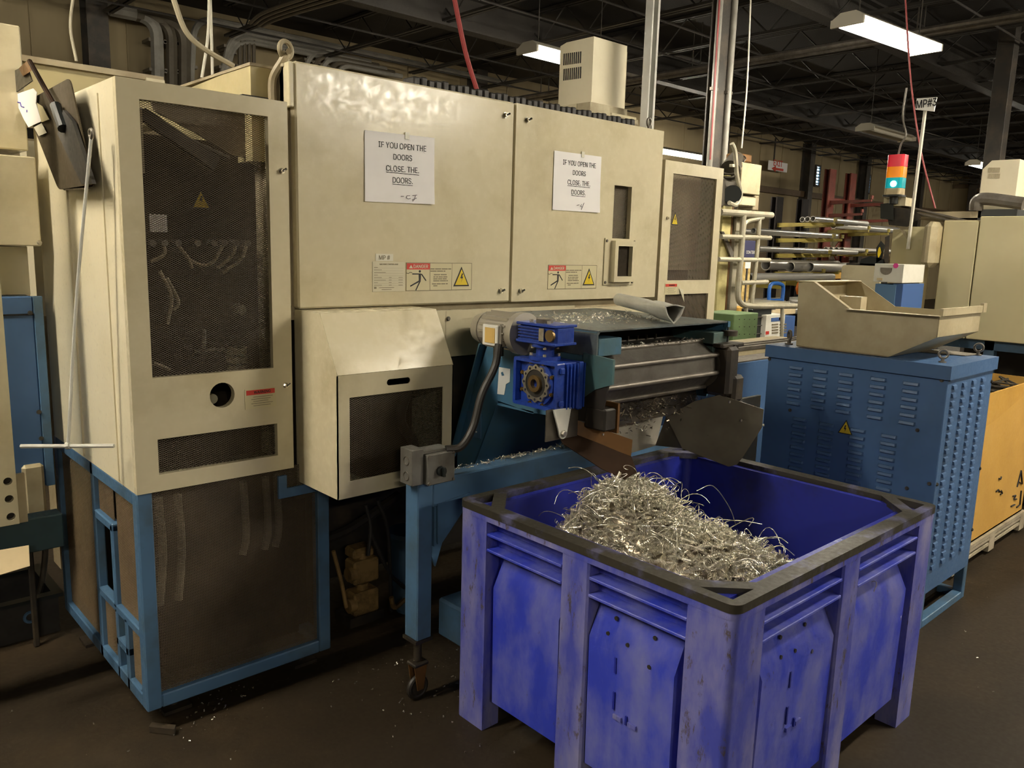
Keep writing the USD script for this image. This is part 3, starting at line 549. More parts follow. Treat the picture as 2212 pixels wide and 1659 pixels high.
# ================================================================ chip conveyor
cv = thing('chip_conveyor', 'blue chip conveyor on a square-leg stand with its discharge head over the blue bin', 'conveyor', (2.2, 2.07, 0))
LX, RX = 1.95, 2.71
head = [(1.71, 1.285), (2.285, 1.285), (2.245, 1.19), (2.415, .80), (2.415, .655), (2.335, .655), (2.182, .985), (2.0, .97), (1.78, .985), (1.755, 1.205), (1.71, 1.215)]
MB().ext(head, 'L', LX, .008).build('side_plate', 'conveyor_blue', cv)
MB().ext(head, 'L', RX - .008, .008).build('side_plate', 'conveyor_blue', cv)
MB().plate([(LX - .028, 2.262, 1.19), (LX + .002, 2.262, 1.19), (LX + .002, 2.43, .72), (LX - .028, 2.43, .72)], .006).build('edge_flange', 'conveyor_blue', cv)
MB().plate([(LX, 2.182, .983), (RX, 2.182, .983), (RX, 2.335, .655), (LX, 2.335, .655)], .006).build('underside_pan', 'conveyor_blue', cv)
MB().plate([(LX, 2.275, 1.18), (RX, 2.275, 1.18), (RX, 2.43, .80), (LX, 2.43, .80)], .006).build('back_pan', 'conveyor_blue', cv)
B(LX, 1.99, .968, RX, 2.185, .976).build('underside_pan', 'conveyor_blue', cv)
m = MB().ext([(LX, 1.705), (RX, 1.705), (RX, 2.39), (2.06, 2.39), (LX, 2.275)], 'T', 1.29, .005)
m.ext([(LX - .004, 1.205), (LX - .004, 1.278), (LX + .008, 1.29), (LX + .01, 1.284), (LX + .002, 1.276), (LX + .002, 1.205)], 'F', 1.705, .57).ext([(RX + .004, 1.205), (RX + .004, 1.278), (RX - .008, 1.29), (RX - .01, 1.284), (RX - .002, 1.276), (RX - .002, 1.205)], 'F', 1.705, .68)
m.build('top_cover', 'conveyor_top', cv)
B(RX - .012, 1.702, 1.268, RX + .004, 1.72, 1.29).build('cover_lip', 'conveyor_blue', cv)
B(LX + .008, 1.708, 1.205, LX + .125, 1.90, 1.262, .002).build('inner_guide', 'conveyor_blue', cv); B(RX - .10, 1.705, 1.17, RX - .008, 1.90, 1.25, .002).build('inner_guide', 'teal_dirty', cv)
B(LX + .01, 1.93, 1.0, RX - .01, 1.94, 1.28).build('inner_dark_sheet', 'hole_black', cv)  # black sheet standing in for the shade inside the head opening
MB().ext([(1.632, 1.205), (1.76, 1.215), (1.76, 1.06), (1.70, 1.10), (1.632, 1.125)], 'L', LX - .006, .010).build('nose_plate', 'teal_dirty', cv, label='teal nose plate')
MB().ext([(1.65, 1.12), (1.80, 1.09), (1.80, .985), (1.68, .985)], 'L', LX - .003, .008).build('nose_skirt', 'grime_black', cv)
MB().ext([(1.655, 1.205), (1.78, 1.215), (1.78, 1.0), (1.69, 1.0)], 'L', RX - .03, .03).build('nose_plate', 'grime_black', cv)
# belt of hinged plates
ring_ = [(2.05, 1.215), (1.90, 1.215), (1.765, 1.214), (1.695, 1.168), (1.690, 1.100), (1.742, 1.040), (1.86, 1.025), (2.0, 1.02)]
bx0, bx1 = LX + .035, RX - .10
for (a, b) in zip(ring_, ring_[1:]): MB().plate([(bx0, a[0], a[1]), (bx1, a[0], a[1]), (bx1, b[0], b[1]), (bx0, b[0], b[1])], .004).build('belt_plate', 'belt_steel', cv)
for y, z in ring_[1:-1]: MB().cyl((bx0 - .012, y - .004, z), (bx1 + .012, y - .004, z), .0095, 12).build('hinge_pin', 'steel_dull', cv)
for i in range(5): B(bx0 + .28 + i * .055, 1.88, 1.217, bx0 + .286 + i * .055, 1.89, 1.235).build('belt_cleat', 'plate_dark', cv)
MB().cyl((bx1 + .012, 1.765, 1.12), (bx1 + .034, 1.765, 1.12), .088, 28).cyl((bx1 + .034, 1.765, 1.12), (bx1 + .05, 1.765, 1.12), .05, 20).build('end_disc', 'plate_dark', cv)
B(RX - .085, 1.64, 1.01, RX - .012, 1.74, 1.20, .012).build('take_up_block', 'grime_black', cv); B(RX - .05, 1.63, .985, RX + .02, 1.72, 1.09, .012).build('bearing_block', 'grime_black', cv); B(RX - .10, 1.66, 1.195, RX + .045, 1.80, 1.21, .003).build('bearing_shelf', 'grime_black', cv)
MB().cyl((RX + .0, 1.70, 1.235), (RX, 1.70, 1.255), .03, 12).build('bolt_boss', 'grime_black', cv)
for dx, r in ((.05, .020), (.10, .016)): MB().cyl((RX + dx, 1.80, 1.215), (RX + dx, 1.80, 1.275), r, 14).build('tension_knob', 'steel_bare', cv)
B(LX - .005, 1.655, .965, LX + .055, 1.745, 1.04, .006).build('bearing_block', 'grime_black', cv); B(LX + .052, 1.650, .955, LX + .062, 1.75, 1.055).build('bearing_plate', 'rust_brown', cv)
B(LX + .02, 1.80, .93, RX - .05, 1.83, 1.02).build('scraper_bar', 'grime_black', cv)
# stand
m = MB().box(1.487, 2.04, .232, 1.548, 2.112, .785, .004); m.build('leg', 'machine_blue', cv)
B(2.86, 2.04, .232, 2.921, 2.112, .785, .004).build('leg', 'machine_blue', cv)
B(1.548, 2.04, .690, 2.95, 2.112, .785, .004).build('cross_beam', 'machine_blue', cv)
MB().ext([(1.56, .69), (1.70, .69), (1.70, .682), (1.578, .55), (1.56, .55)], 'F', 2.048, .05).build('gusset', 'machine_blue', cv)
MB().ext([(1.565, .70), (1.705, .715), (1.70, .68), (1.58, .555), (1.568, .56)], 'F', 2.036, .006).build('gusset_plate', 'machine_blue', cv)
MB().plate([(1.60, 2.2, .60), (1.75, 2.2, .60), (1.68, 2.2, .40)], .01).build('brace_plate', 'machine_blue', cv)
B(1.85, 2.10, .0, 2.5, 2.40, .16, .01).build('lower_frame', 'machine_blue', cv)
for x in (1.517, 2.89):
    c = MB().box(x - .036, 2.038, .222, x + .036, 2.114, .234).cyl((x, 2.076, .145), (x, 2.076, .226), .014, 12).box(x - .03, 2.05, .128, x + .03, 2.10, .142, .004).build('caster', 'grime_black', cv)
    MB().ext([(x - .028, .14), (x + .028, .14), (x + .012, .04), (x - .012, .04)], 'F', 2.056, .004).ext([(x - .028, .14), (x + .028, .14), (x + .012, .04), (x - .012, .04)], 'F', 2.092, .004).build('caster_fork', 'rust_brown', c)
    MB().ring((x, 2.076, .044), (1, 0, 0), (0, 0, 1), .034, .010, 22, 8).cyl((x, 2.066, .044), (x, 2.086, .044), .027, 18).build('caster_wheel', 'casting_dark', c)
# junction box on the beam
B(1.497, 2.0, .784, 1.606, 2.05, .884, .002).build('junction_box', 'box_grey', cv); jb = B(1.447, 2.018, .786, 1.492, 2.085, .905, .002).build('junction_box', 'box_grey', cv)
for z in (.815, .865): MB().ring((1.4465, 2.05, z), (0, 1, 0), (0, 0, 1), .014, .002, 18, 6).build('knockout', 'steel_dull', jb)
B(1.46, 2.022, .885, 1.60, 2.08, .893).build('box_rim', 'box_grey', cv)
MB().cyl((1.545, 2.0, .827), (1.545, 1.985, .827), .016, 14).box(1.541, 1.975, .812, 1.549, 1.987, .842).build('switch_knob', 'black_plastic', cv)
for x, z in ((1.50, .88), (1.60, .88), (1.50, .79), (1.60, .79)): bolt((x, 2.0, z), 'F', .004, .004).build('screw', 'steel_dull', cv)
MB().tube(bez([(1.583, 2.02, .888), (1.63, 2.0, .895), (1.68, 2.0, .955), (1.715, 2.0, 1.06), (1.77, 2.0, 1.15), (1.79, 2.005, 1.225)]), .0135, 10).build('power_cable', 'hose_black', cv)
# geared motor
gx = 1.80
MB().cyl((1.855, 1.97, 1.262), (1.855, 2.13, 1.262), .058, 28).cyl((1.855, 2.13, 1.262), (1.855, 2.175, 1.262), .062, 28, .050).cyl((1.855, 1.945, 1.262), (1.855, 1.972, 1.262), .072, 28).build('motor', 'motor_silver', cv)
mt = MB()
for k in range(16):
    a = k * math.pi / 8; mt.box(1.855 + .058 * math.cos(a) - .002, 1.985, 1.262 + .058 * math.sin(a) - .002, 1.855 + .066 * math.cos(a) + .002, 2.12, 1.262 + .066 * math.sin(a) + .002)
mt.build('cooling_fins', 'motor_silver', cv)
B(1.785, 1.995, 1.212, 1.83, 2.082, 1.292, .006).build('terminal_box', 'motor_silver', cv); B(1.778, 2.0, 1.216, 1.786, 2.078, 1.288, .003).build('terminal_lid', 'white_plastic', cv); B(1.776, 2.012, 1.227, 1.7785, 2.062, 1.278).build('lid_sticker', 'sticker_yellow', cv)
MB().cyl((1.792, 2.008, 1.185), (1.792, 2.008, 1.215), .018, 8).build('cable_gland', 'black_plastic', cv)
g1 = B(1.805, 1.752, 1.243, 1.895, 1.925, 1.305, .008).build('upper_gearbox', 'gearbox_blue', cv)
for z in (1.254, 1.264, 1.274, 1.284, 1.294): B(1.798, 1.82, z - .0022, 1.81, 1.92, z + .0022).build('rib', 'gearbox_blue', g1)
for z in (1.2425, 1.300): B(1.797, 1.75, z, 1.90, 1.93, z + .009, .002).build('flange', 'gearbox_blue', g1)
B(1.7965, 1.80, 1.255, 1.80, 1.822, 1.296).build('nameplate', 'steel_bare', g1); MB().cyl((1.797, 1.775, 1.275), (1.806, 1.775, 1.275), .019, 18).build('bearing_cap', 'bronze', g1)
MB().cyl((1.845, 1.845, 1.309), (1.845, 1.845, 1.322), .028, 22).build('shaft_cap', 'steel_dull', g1)
for dy in (-.04, .04): MB().cyl((1.825, 1.845 + dy, 1.308), (1.825, 1.845 + dy, 1.318), .007, 6).build('bolt', 'bolt', g1)
MB().cyl((1.845, 1.838, 1.19), (1.845, 1.838, 1.245), .030, 22).cyl((1.845, 1.838, 1.232), (1.845, 1.838, 1.246), .045, 22).cyl((1.845, 1.838, 1.19), (1.845, 1.838, 1.203), .052, 24).build('coupling', 'gearbox_blue', cv)
for a in (0, 1.6, 3.1, 4.7):
    for z, R in ((1.203, .045), (1.226, .04)): MB().cyl((1.845 + R * math.cos(a + .8), 1.838 + R * math.sin(a + .8), z), (1.845 + R * math.cos(a + .8), 1.838 + R * math.sin(a + .8), z + .008), .006, 6).build('bolt', 'bolt', cv)
cy, cz = 1.838, 1.113
g2 = MB().ext([rrect(1.737, 1.033, 1.939, 1.192, .008), rect(1.749, 1.045, 1.927, 1.180)], 'L', gx, .035).box(gx + .022, 1.74, 1.036, 1.905, 1.936, 1.189, .004).build('main_gearbox', 'gearbox_blue', cv)
for i in range(6): B(gx + .04 + i * .016, 1.730, 1.04, gx + .046 + i * .016, 1.745, 1.186).build('rib', 'gearbox_blue', g2)
for z in (1.05, 1.155): B(gx + .01, 1.728, z, gx + .03, 1.742, z + .02, .003).build('lug', 'gearbox_blue', g2)
B(1.893, 1.727, 1.034, 1.915, 1.94, 1.191, .003).build('flange', 'gearbox_blue', g2)
MB().cyl((gx + .012, cy, cz), (gx + .025, cy, cz), .074, 30).build('face_boss', 'gearbox_blue', g2)
scal = [(cy + (.060 + .0035 * math.cos(12 * t)) * math.cos(t), cz + (.060 + .0035 * math.cos(12 * t)) * math.sin(t)) for t in np.linspace(0, 2 * math.pi, 96, endpoint=False)]
holes = [circ(cy + .053 * math.cos(k * math.pi / 6), cz + .053 * math.sin(k * math.pi / 6), .0045, 8) for k in range(12)]
MB().ext([scal, circ(cy, cz, .046, 36)] + holes, 'L', gx + .004, .010).build('torque_ring', 'bolt', g2)
MB().ext([circ(cy, cz, .045, 32), circ(cy, cz, .027, 24)], 'L', gx + .007, .01).build('oil_seal', 'rubber', g2)
MB().ext([circ(cy, cz, .028, 28), circ(cy, cz, .015, 20)], 'L', gx - .003, .03).build('hollow_shaft', 'bronze', g2); B(gx + .02, cy - .02, cz - .02, gx + .022, cy + .02, cz + .02).build('shaft_bore', 'hole_black', g2)
for k in range(8):
    a = math.pi / 8 + k * math.pi / 4; MB().ring((gx + .008, cy + .074 * math.cos(a), cz + .074 * math.sin(a)), (0, 1, 0), (0, 0, 1), .0045, .0022, 12, 6).cyl((gx + .01, cy + .074 * math.cos(a), cz + .074 * math.sin(a)), (gx + .02, cy + .074 * math.cos(a), cz + .074 * math.sin(a)), .007, 12).build('brass_bush', 'brass', g2)
MB().ext([rect(1.765, .942, 1.912, 1.045)], 'F', 1.742, .004).build('arm_bracket', 'plate_dark', cv)
MB().ext([(1.785, 1.045), (1.865, 1.045), (1.850, .965)] + [(1.832 + .018 * math.cos(a), .963 + .018 * math.sin(a)) for a in np.linspace(-.1, -3.0, 9)] + [(1.812, .97)], 'F', 1.730, .006).build('torque_arm', 'galvanized', cv)
bolt((1.831, 1.730, .963), 'F', .009, .010).build('arm_bolt', 'bolt', cv)
# sticker patches on the side of the incline
def on_side(pts, mat, name, lift=.0015, **k):
    P = [at(x, y, 'x', LX - lift) for x, y in pts]; MB().ext([(p[1], p[2]) for p in P][::-1], 'L', LX - lift, lift).build(name, mat, cv, **k)
on_side([(1078, 793), (1102, 797), (1101, 825), (1093, 830), (1089, 853), (1074, 851)], 'tape_white', 'torn_sticker')
on_side([(1082, 805), (1086, 803), (1089, 811), (1084, 812)], 'conveyor_blue', 'torn_spot', .002)
on_side([(1008, 888), (1038, 893), (1038, 948), (1019, 945)], 'machine_blue', 'access_plate', .004)
for x, y in ((1026, 924), (1027, 931)): on_side([(x, y), (x + 3, y), (x + 3, y + 4), (x, y + 4)], 'tape_white', 'paint_fleck', .0048)
# chute
def sheet(pts, mat, name, th=.003): MB().plate([at(x, y, 'y', d) for x, y, d in pts], th).build(name, mat, cv)
sheet([(1272, 908, 1.95), (1440, 862, 1.95), (1417, 962, 1.95), (1365, 978, 1.95), (1300, 960, 1.95)], 'chute_light', 'chute_back')
sheet([(1205, 893, 1.80), (1366, 950, 1.66), (1362, 985, 1.66), (1196, 922, 1.80)], 'rust_brown', 'chute_flange')
sheet([(1196, 921, 1.80), (1362, 984, 1.66), (1393, 1052, 1.575), (1300, 1012, 1.665), (1212, 962, 1.765)], 'rust_dark', 'chute_wing')
yw = lambda x: 1.85 - (x - 1440) / 210 * .32
sheet([(x, y, yw(x)) for x, y in ((1440, 900), (1500, 866), (1555, 853), (1650, 886), (1646, 925), (1604, 988), (1592, 1003), (1574, 1007), (1474, 968))], 'chute_grey', 'chute_wing')
sheet([(1440, 898, 1.855), (1474, 968, 1.80), (1416, 962, 1.95)], 'chute_grey', 'chute_gore')
for x, y in ((1575, 868), (1648, 918), (1600, 908)): p = at(x, y, 'y', yw(x) - .006); MB().cyl(p, p + (0, -.004, 0), .005, 8).build('rivet', 'bolt', cv)
for x, y in ((1288, 925), (1302, 938)): p = at(x, y, 'y', 1.715); MB().cyl(p, p + (0, -.004, 0), .004, 8).build('rivet', 'bolt', cv)
# tube lying on the cover
tb = thing('crushed_tube', 'grey plastic tube with a crushed triangular end lying on top of the conveyor cover', 'tube', (2.6, 2.1, 1.29))
p0, p1 = np.array((2.76, 2.30, 1.318)), np.array((2.395, 1.735, 1.318)); d = p1 - p0; L_ = np.linalg.norm(d); d /= L_; u = np.cross(d, (0, 0, 1)); V, n_, rings = [], 24, [0, .06, .2, .4, .55, .62, .66, .70, .74, .80, .86, .92, .97, 1.0]
for inner in (0, 1):
    for t in rings:
        k = max(0, (t - .5) / .5) ** .8; ph = .0025 * math.sin(t * 120) * (t > .58)
        for j in range(n_):
            a = 2 * math.pi * j / n_; r = .027 - .004 * inner; ci = (math.cos(a) * r, math.sin(a) * r)
            tri = r * 1.25 * .62 / max(math.cos(((a - math.pi / 6) % (2 * math.pi / 3)) - math.pi / 3), .5); rr = (1 - k) * r + k * (.55 * tri * 1.25 + .45 * r) + ph
            V.append(p0 + d * L_ * t + u * math.cos(a) * rr * (1 + .05 * k) + np.array((0, 0, 1)) * (math.sin(a) * rr))
V = np.array(V); nr = len(rings); F = []
for s in range(2):
    for i in range(nr - 1):
        for j in range(n_):
            q = (s * nr * n_ + i * n_ + j, s * nr * n_ + i * n_ + (j + 1) % n_, s * nr * n_ + (i + 1) * n_ + (j + 1) % n_, s * nr * n_ + (i + 1) * n_ + j); F.append(q if s else q[::-1])
for i in (0, nr - 1):
    for j in range(n_):
        q = (i * n_ + j, i * n_ + (j + 1) % n_, nr * n_ + i * n_ + (j + 1) % n_, nr * n_ + i * n_ + j); F.append(q if i == 0 else q[::-1])
V[:, 2] += 1.2905 - V[:, 2].min()
MB().raw(V, F).build('tube_body', 'galvanized', tb, smooth=50)
# ================================================================ blue bin
bn = thing('pallet_bin', 'scuffed blue plastic pallet bin with grimy rim, heaped with metal turnings', 'bin', (2.165, 1.415, 0))
bx0, bx1, by0, by1, H = 1.565, 2.765, .910, 1.920, .75
I = .055
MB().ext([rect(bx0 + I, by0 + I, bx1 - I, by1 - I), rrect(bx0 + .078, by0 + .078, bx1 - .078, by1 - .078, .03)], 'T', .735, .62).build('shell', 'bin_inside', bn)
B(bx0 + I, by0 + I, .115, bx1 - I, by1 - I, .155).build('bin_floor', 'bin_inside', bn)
w_, c_ = .046, .115
inner = [(bx0 + w_ + c_, by0 + w_), (bx1 - w_ - c_, by0 + w_), (bx1 - w_, by0 + w_ + c_), (bx1 - w_, by1 - w_ - c_), (bx1 - w_ - c_, by1 - w_), (bx0 + w_ + c_, by1 - w_), (bx0 + w_, by1 - w_ - c_), (bx0 + w_, by0 + w_ + c_)]
pk = []
for sx, ox in ((1, bx0), (-1, bx1)):
    for sy, oy in ((1, by0), (-1, by1)): pk.append([(ox + sx * .028, oy + sy * .028), (ox + sx * .12, oy + sy * .028), (ox + sx * .028, oy + sy * .12)][::sx * sy])
MB().ext([rrect(bx0 - .004, by0 - .004, bx1 + .004, by1 + .004, .03, 6), inner] + pk, 'T', H, .022).build('rim', 'bin_rim', bn)
MB().ext([rrect(bx0 - .002, by0 - .002, bx1 + .002, by1 + .002, .028, 6), rrect(bx0 + .014, by0 + .014, bx1 - .014, by1 - .014, .02, 6)], 'T', H - .022, .018).build('rim_skirt', 'bin_scuffed', bn)
for sx, ox in ((1, bx0), (-1, bx1)):
    for sy, oy in ((1, by0), (-1, by1)):
        p = [(ox, oy), (ox + sx * .132, oy), (ox + sx * .132, oy + sy * .05), (ox + sx * .05, oy + sy * .132), (ox, oy + sy * .132)]
        if sx * sy < 0: p = p[::-1]
        q = np.array(p); o = q.copy(); r = .022
        o = [(ox + sx * r, oy), *p[1:] ] if False else p
        pr = [(ox + sx * r * (1 - math.sin(t)), oy + sy * r * (1 - math.cos(t))) for t in np.linspace(math.pi / 2, 0, 6)] + [(ox + sx * .132, oy), (ox + sx * .132, oy + sy * .07), (ox + sx * .07, oy + sy * .07), (ox + sx * .07, oy + sy * .132), (ox, oy + sy * .132)]
        if sx * sy < 0: pr = pr[::-1]
        MB().ext(pr, 'T', .727, .727).build('corner_post', 'bin_scuffed', bn)
def bin_side(face, fixed, lo, hi, sgn):
    """posts, bulging panels and ledges of one side; fixed = the side's plane, sgn = outward direction"""
    mid = (lo + hi) / 2; P = lambda t, z, d: ((t, fixed - sgn * d, z) if face == 'F' else (fixed - sgn * d, t, z))
    def bx(t0, z0, d0, t1, z1, d1, c=0): a, b = P(t0, z0, d0), P(t1, z1, d1); return B(*a, *b, c)
    bx(mid - .052, 0, .0, mid + .052, .716, .06, .006).build('middle_post', 'bin_scuffed', bn)
    for t0, t1 in ((lo + .132, mid - .052), (mid + .052, hi - .132)):
        g0 = .030 if t0 < mid - .1 else .006; g1 = .006 if t0 < mid - .1 else .030
        a, b = t0 + g0, t1 - g1
        pts = [P(a, .11, .014), P(b, .11, .014), P(a, .500, .008), P(b, .500, .008), P(a + .018, .606, .052), P(b - .018, .606, .052), P(a, .11, .06), P(b, .11, .06), P(a, .606, .06), P(b, .606, .06), P(a - .012, .12, .055), P(b + .012, .12, .055), P(a - .012, .55, .055), P(b + .012, .55, .055)]
        MB().hull(pts).build('side_panel', 'bin_blue', bn, smooth=25)
        for z in (.612, .662): bx(t0, z, .001, t1, z + .009, .06, .002).build('ledge', 'bin_blue', bn)
        bx(t0 - .002, .60, .046, t1 + .002, .73, .062).build('upper_wall', 'bin_blue', bn)
        c = (a + b) / 2
        if (t0 > mid) == (face == 'F' and False) or (face == 'L' and t0 < mid - .1) or (face == 'F' and t0 < mid - .1):
            for k, (du, z) in enumerate(((-.07, .57), (.06, .565), (-.085, .525), (-.015, .52), (.065, .495))): MB().cyl(P(c + du * (-1 if face == 'L' else 1), z, .03), P(c + du * (-1 if face == 'L' else 1), z, .006 if z < .50 else .006 + (z - .50) * .415), .006, 8).build('plug_hole', 'bin_rim', bn)
            s = -1 if face == 'L' else 1
            for du, z0, z1, w in ((-.045, .43, .475, .006), (-.045, .325, .375, .006), (.0, .30, .325, .006)): bx(c + s * du - w / 2, z0, .006, c + s * du + w / 2, z1, .016).build('clip_slot', 'bin_inside', bn)
            for du in (-.03, .02): bx(c + s * du - .014, .300, .005, c + s * du + .014, .312, .016).build('clip_tab', 'bin_scuffed', bn)
bin_side('L', bx0, by0, by1, -1); bin_side('L', bx1, by0, by1, 1); bin_side('F', by0, bx0, bx1, -1); bin_side('F', by1, bx0, bx1, 1)
for sx, ox in ((1, bx0), (-1, bx1)):
    for sy, oy in ((1, by0), (-1, by1)): B(ox + sx * .012, oy + sy * .012, 0, ox + sx * .126, oy + sy * .126, .05).build('foot', 'grime_black', bn)
B(bx0 + .05, by0 + .16, .012, bx1 - .05, by0 + .24, .11).build('skid', 'bin_inside', bn)
# heap of turnings
def heap(x, y):
    g = lambda cx, cy, sx, sy: np.exp(-((x - cx) / sx) ** 2 - ((y - cy) / sy) ** 2)
    z = .36 + .31 * g(2.06, 1.60, .34, .24) + .25 * g(1.89, 1.42, .24, .34) + .24 * g(2.12, 1.14, .38, .20) + .12 * g(1.75, 1.15, .2, .2)
    return np.minimum(z, .80) + .03 * (meshkit.fbm(np.stack([x * 14, y * 14, 0 * x], -1), 3, 4) - .5)
n = 70; gx_, gy_ = np.meshgrid(np.linspace(1.648, 2.682, n), np.linspace(.993, 1.837, n), indexing='ij'); gz_ = heap(gx_, gy_)
V = np.stack([gx_, gy_, gz_ - .012], -1).reshape(-1, 3); idx = np.arange(n * n).reshape(n, n)
F = np.stack([idx[:-1, :-1], idx[1:, :-1], idx[1:, 1:], idx[:-1, 1:]], -1).reshape(-1, 4)
tn = thing('metal_turnings', 'heap of curled shiny metal turnings inside the blue bin', 'metal turnings', (2.1, 1.4, .16), kind='stuff')
MB().raw(V, F).build('packed_turnings', 'chip_dark', tn, smooth=True, kind='stuff')
def curl(p, axis, L, R, pitch, w, seg=9, bend=None):
    """a springy ribbon of swarf as a strip of quads"""
    axis = axis / np.linalg.norm(axis); u = np.cross(axis, RNG.normal(size=3)); u /= np.linalg.norm(u); v = np.cross(axis, u); N = max(int(L / pitch * seg), 8)
    t = np.linspace(0, 1, N); th = t * L / pitch * 2 * np.pi + RNG.random() * 6; bd = (RNG.normal(size=3) * .35 if bend is None else bend)
    c = p + np.outer(t - .5, axis) * L + np.outer((t - .5) ** 2, bd) * L; rad = np.cos(th)[:, None] * u + np.sin(th)[:, None] * v
    a = c + rad * R; tw = axis * w * .5; V = np.empty((2 * N, 3)); V[0::2] = a - tw; V[1::2] = a + tw + rad * w * .15
    i = np.arange(N - 1) * 2; return V, np.vstack([np.stack([i, i + 1, i + 3], 1), np.stack([i, i + 3, i + 2], 1)])
def pick(nr):
    P = []
    while len(P) < nr:
        x, y = RNG.uniform(1.66, 2.66), RNG.uniform(1.0, 1.83); z = float(heap(np.array(x), np.array(y)))
        if z > .40 or RNG.random() < .12: P.append((x, y, z))
    return np.array(P)
m = MB()
for p in pick(5200):
    ax = RNG.normal(size=3); ax[2] *= .35; k = RNG.random(); m.raw(*curl(p + (0, 0, RNG.uniform(-.006, .010)), ax, RNG.uniform(.02, .09), RNG.uniform(.002, .006), RNG.uniform(.003, .006), RNG.uniform(.0015, .0028)))
m.build('tight_curls', 'chip_metal', tn, smooth=True, kind='stuff')
m = MB()
for p in pick(260):
    ax = RNG.normal(size=3); ax[2] = abs(ax[2]) + .8; R = RNG.uniform(.007, .020); pts = []; N = int(RNG.uniform(12, 40)); s = RNG.random() * 6; ax /= np.linalg.norm(ax); u = np.cross(ax, (1, .2, .1)); u /= np.linalg.norm(u); v = np.cross(ax, u); dr = RNG.normal(size=3) * .02
    for i in range(N): t = i * .32; pts.append(p + R * (math.cos(t + s) * u + math.sin(t + s) * v) * (1 + .02 * i) + ax * t * .0012 + dr * i / N + (0, 0, .008))
    m.tube(pts, .0011, 4, cap=False)
m.build('loose_rings', 'chip_metal', tn, smooth=True, kind='stuff')
m = MB()
for p in pick(420):
    d = RNG.normal(size=3); d[2] = .1 * d[2]; d /= np.linalg.norm(d); L = RNG.uniform(.04, .14); b = RNG.normal(size=3) * .03; b[2] = abs(b[2])
    m.tube([p + d * L * t + b * 4 * t * (1 - t) + (0, 0, .009) for t in np.linspace(-.1, .9, 9)], .0013, 4, cap=False)
m.build('long_strands', 'chip_metal', tn, smooth=True, kind='stuff')
m = MB()                                                     # strands that stand out of the heap
for c in (((1505, 1060), (1540, 1050), (1575, 1095), (1590, 1135)), ((1700, 1222), (1735, 1185), (1680, 1158), (1690, 1170), (1722, 1190), (1742, 1212)), ((1395, 1045), (1410, 1034), (1440, 1034), (1462, 1045)), ((1650, 1205), (1660, 1195), (1668, 1191)), ((1212, 1140), (1240, 1118), (1255, 1098)), ((1262, 1125), (1245, 1095), (1280, 1065), (1320, 1060))):
    y0 = 1.42 if c[0][0] > 1600 else 1.50; m.tube(bez([at(px, py, 'y', y0 - .0 * i) for i, (px, py) in enumerate(c)], 10), .0016, 5)
for cx, cy in ((1330, 1058), (1318, 1066), (1305, 1078), (1345, 1052), (1290, 1085), (1450, 1062), (1480, 1070)):
    p = at(cx, cy, 'y', 1.50); m.ring(p, (1, 0, 0), (.1, .3, .9), .022, .0012, 18, 4)
m.build('springing_strands', 'chip_metal', tn, smooth=True, kind='stuff')
# loose chips
def flakes(P, s0, s1, mat, name, parent):
    m = MB()
    for p in P:
        d = RNG.normal(size=3); d[2] *= .5
        if RNG.random() < .5: m.raw(*curl(p + (0, 0, .003), d, RNG.uniform(s0, s1), RNG.uniform(.0015, .003), RNG.uniform(.003, .005), .002, 7))
        else:
            d /= np.linalg.norm(d); e = np.cross(d, RNG.normal(size=3)); e /= np.linalg.norm(e); L = RNG.uniform(s0, s1) * .5; w = L * .35; nn = np.cross(d, e) * .0006
            q = [p + (0, 0, .003) + a * d * L + b * e * w for a, b in ((-.5, -.5), (.5, -.5), (.6, .5), (-.4, .5))]; m.raw(np.vstack([q, np.array(q) + nn]), [(0, 1, 2, 3), (7, 6, 5, 4), (0, 4, 5, 1), (1, 5, 6, 2), (2, 6, 7, 3), (3, 7, 4, 0)])
    m.build(name, mat, parent, smooth=True, kind='stuff')
ch = thing('metal_chips', 'loose shiny metal chips strewn on the conveyor cover, beam and head', 'metal chips', (2.2, 2.0, .79), kind='stuff')
flakes(np.stack([np.clip(RNG.normal(2.30, .17, 330), 1.97, 2.69), np.clip(RNG.normal(2.06, .12, 330), 1.75, 2.37), np.full(330, 1.29)], 1), .008, .019, 'chip_metal', 'cover_chips', ch)
flakes(np.stack([RNG.uniform(1.61, 2.6, 260), RNG.uniform(2.075, 2.108, 260), np.full(260, .786) + RNG.random(260) * .006], 1), .008, .022, 'chip_metal', 'beam_chips', ch)
flakes(np.stack([RNG.uniform(2.0, 2.6, 120), RNG.uniform(1.72, 1.80, 120), np.full(120, 1.22)], 1), .008, .02, 'chip_metal', 'belt_chips', ch)
flakes(np.stack([RNG.normal(2.28, .13, 330), RNG.uniform(1.70, 1.84, 330), 1.015 - np.abs(RNG.normal(0, .045, 330))], 1), .01, .03, 'chip_dark', 'hanging_chips', ch)
flakes(np.array([at(x, y, 'y', 1.78 - (x - 1250) * .0007) - (0, .01, 0) for x, y in zip(RNG.uniform(1365, 1400, 30), RNG.uniform(895, 930, 30))]), .008, .018, 'chip_metal', 'stuck_chips', ch)
flakes(np.stack([RNG.uniform(1.96, 2.07, 40), RNG.uniform(1.71, 1.76, 40), np.full(40, 1.206)], 1), .006, .014, 'chip_metal', 'guide_chips', ch)
fl = thing('floor_chips', 'small bright metal chips scattered over the dark floor around the machine', 'metal chips', (1.4, 2.0, 0), kind='stuff')
